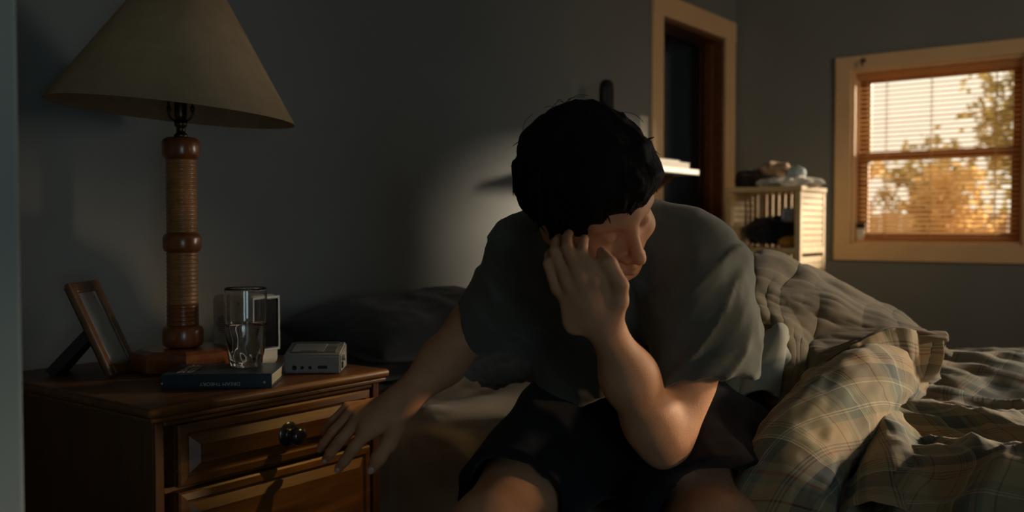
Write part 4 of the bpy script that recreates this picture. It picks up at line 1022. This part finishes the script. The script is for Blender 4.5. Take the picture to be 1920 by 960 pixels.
# hems: cut square, hollow inside
def hem_cut(s, c, axis, rad, armr, depth, inner=None):
    axis = axis / np.linalg.norm(axis); inner = axis if inner is None else inner / np.linalg.norm(inner)
    s.ell(c + axis * .09, np.array([axis, *ortho(axis)]), (.09, rad * 3, rad * 3), .004, 'sub')
    s.cap(c - inner * depth, c + inner * .03, armr, armr, .004, 'sub')
def ortho(a):
    u = np.cross(a, [0, 0, 1.0]); u /= np.linalg.norm(u); return u, np.cross(a, u)
hem_cut(shirt, P_(1314, 696, 1.465), np.array([.16, -.12, -1.0]), .10, .058, .01, P_(1312, 712, 1.462) - P_(1318, 590, 1.49))
axR = P_(872, 640, 1.70) - P_(930, 540, 1.63)
hem_cut(shirt, P_(880, 622, 1.70), axR, .06, .044, .03)
# neckline
shirt.ell(hp(-.030, 0, -.075), HA, (.060, .060, .055), .012, 'sub')
vdir = {'a': np.array([.55, 0, .83]), 'b': np.array([-.45, 0, .89])}
def folds(P):
    x, y, z = P[:, 0], P[:, 1], P[:, 2]
    w = np.stack([fbm(P, 6, 2), fbm(P + 5, 6, 2), fbm(P + 11, 6, 2)], -1) * .035; X, Y, Z = (P + w).T
    d = .0045 * fbm(P, 9, 2)
    q = np.stack([(X * .72 + Z * .69) * 17, Y * 5, (-X * .69 + Z * .72) * 3.5], -1)
    q2 = np.stack([(X * .80 - Z * .60) * 16, Y * 5, (X * .60 + Z * .80) * 3.2], -1)
    q4 = np.stack([X * 5, Y * 5, (Z + .35 * X) * 15], -1)
    lft = np.clip((x - .17) / .10, 0, 1)
    def crease(q): return np.clip(ridge(q, 1.0, 2), 0, 1) ** 1.6
    r = crease(q) * (1 - lft) + crease(q2) * lft
    low_ = np.clip((1.05 - z) / .15, .25, 1)
    d += -.013 * r * low_ - .006 * crease(q4) * np.clip((.80 - z) / .1, 0, 1)
    # sleeve seam: a shallow step round the top of the left arm
    s_ = np.abs((P - ShL) @ np.array([.55, -.15, -.55]) - .012); d += np.where((x > .24) & (s_ < .006), .0022 * (1 - s_ / .006), 0)
    q3 = np.stack([x * 16 + .9 * z, y * 12, z * 3], -1)
    hem_ = np.clip((.775 - z) / .05, 0, 1); d += -.002 * ridge(q3, 1.5, 1) * hem_ - .006 * (crease(q * 1.9 + 4) * (1 - lft) + crease(q2 * 1.9 + 4) * lft) * low_
    return d * np.clip((x + .14) / .16, .15, 1)
sm = link('t_shirt', shifted(shirt.mesh('t_shirt', M_shirt, folds), base), man)
# shoulder seam of the left sleeve
seam = [P_(1300, 424, 1.50), P_(1335, 452, 1.475), P_(1380, 464, 1.49), P_(1402, 475, 1.53)]
# --- shorts
sh_ = SDF(.004)
sh_.cap(hip, P_(1165, 790, 1.76), .115, .110, .06).cap(HL, P_(1350, 850, 1.60), .10, .095, .06).cap(P_(1350, 850, 1.60), P_(1385, 930, 1.46), .095, .075, .06).cap(P_(1120, 860, 1.60), P_(1260, 880, 1.58), .06, .06, .08)
for H_, K_, lab in ((HR, KR, 0), (HL, KL, 1)):
    ax_ = (K_ - H_) / np.linalg.norm(K_ - H_); e_ = H_ + (K_ - H_) * (.99 if lab else .97)
    sh_.cap(H_, e_, .100, .108 if lab else .098, .05)
for H_, K_, lab in ((HR, KR, 0), (HL, KL, 1)):
    e_ = H_ + (K_ - H_) * (.86 if lab else .80)
    hem_cut(sh_, e_, K_ - H_, .12, .086, .05)
def folds2(P):
    x, y, z = P[:, 0], P[:, 1], P[:, 2]
    q = np.stack([x * 9 + z * 8, y * 5, z * 14 - x * 6], -1)
    return -.006 * ridge(q, 1.0, 2) + .003 * fbm(P, 14, 2)
link('shorts', shifted(sh_.mesh('shorts', M_shorts, folds2), base), man)
# --- hair
hair = SDF(.0034)
hair.ell(hp(-.016, -.002, .036), HA, (.106, .094, .098), .02).ell(hp(-.060, -.008, .004), HA, (.062, .080, .072), .03)
hair.ell(hp(.048, .0, .082), HA, (.050, .066, .036), .03).ell(hp(.072, .018, .068), HA, (.030, .036, .022), .02)
hair.ell(hp(-.014, -.072, .028), HA, (.042, .020, .036), .02).ell(hp(-.014, .072, .028), HA, (.042, .018, .034), .02)
hair.cap(hp(.012, -.079, .010), hp(.016, -.078, -.026), .011, .007, .012).cap(hp(.012, .079, .010), hp(.016, .078, -.026), .011, .007, .012)
def tousle(P):
    q = (P - hc) @ HA.T
    w = np.stack([fbm(P, 16, 2), fbm(P + 9, 16, 2), fbm(P + 17, 16, 2)], -1) * .02
    d = -.009 * ridge((q + w) * [.8, 1.2, .6], 30, 2) - .004 * fbm(P, 40, 2)
    return d
ho = link('hair', shifted(hair.mesh('hair', M_hair, tousle), base), man)
# loose locks over the cap
bm = bmesh.new(); r_ = np.random.default_rng(3)
LV, LF = [], []
for i in range(1500):
    a = r_.normal(size=3); a[2] = abs(a[2]) * .9 - .25; a /= np.linalg.norm(a)
    if a[0] > .45 and a[2] < .42: continue
    if a[2] < -.1 and a[0] > 0.15: continue
    rad = np.array([.108, .098, .098]); root = np.array([-.014, -.004, .028]) + a * rad * .93
    tng = np.cross(a, r_.normal(size=3)); tng = tng / np.linalg.norm(tng) * .5 + np.array([.25 if a[2] > 0 else -.1, 0, -.45]); tng -= a * a.dot(tng) * .8; tng /= np.linalg.norm(tng)
    ln = r_.uniform(.022, .05); lift = r_.uniform(.002, .009); cu = np.cross(a, tng) * r_.normal() * .010
    path = [root, root + tng * ln * .35 + a * lift, root + tng * ln * .7 + a * lift * .9 + cu, root + tng * ln + a * lift * .3 + cu * 2]
    pth = catmull(path, 7); rr = np.array([.0035, .0038, .0034, .0028, .0021, .0013, .0004]) * r_.uniform(.7, 1.2)
    T = np.gradient(pth, axis=0); T /= np.linalg.norm(T, axis=1)[:, None]; k0 = len(LV)
    for j in range(7):
        u = np.cross(T[j], a); u /= np.linalg.norm(u) + 1e-9; v = np.cross(T[j], u)
        for s in range(5): ang = s * 2 * math.pi / 5; LV.append(pth[j] + rr[j] * (math.cos(ang) * u * 1.5 + math.sin(ang) * v * .7))
    for j in range(6):
        for s in range(5): LF.append((k0 + j * 5 + s, k0 + j * 5 + (s + 1) % 5, k0 + (j + 1) * 5 + (s + 1) % 5, k0 + (j + 1) * 5 + s))
# fly-aways against the wall
for k in range(16):
    a = np.array([r_.normal() * .5 - .2, r_.normal() * .8 - .3, abs(r_.normal()) + .5]); a /= np.linalg.norm(a)
    root = np.array([-.014, -.004, .028]) + a * np.array([.108, .098, .098]); tng = np.cross(a, r_.normal(size=3)); tng /= np.linalg.norm(tng)
    pth = catmull([root, root + a * .012 + tng * .012, root + a * .016 + tng * .030, root + a * .010 + tng * .046], 8); k0 = len(LV)
    for j in range(8):
        u = np.cross(tng, a); 
        for s in range(3): ang = s * 2 * math.pi / 3; LV.append(pth[j] + .00045 * (math.cos(ang) * u + math.sin(ang) * a))
    for j in range(7):
        for s in range(3): LF.append((k0 + j * 3 + s, k0 + j * 3 + (s + 1) % 3, k0 + (j + 1) * 3 + (s + 1) % 3, k0 + (j + 1) * 3 + s))
LV = to_world(np.array([hp(*v) for v in LV])) - base
tag(link('locks', mesh_from('locks', LV, LF, M_hair, True), ho), kind='stuff')
# eyebrows
for s in (-1, 1):
    pts = [hp(.0935, .014 * s, .011), hp(.0885, .030 * s, .017), hp(.0765, .046 * s, .012)]
    link('eyebrow', tube_me('eyebrow', [to_world(p) - base for p in pts], [.0018, .0030, .0012], M_hair, 8, 12), man)
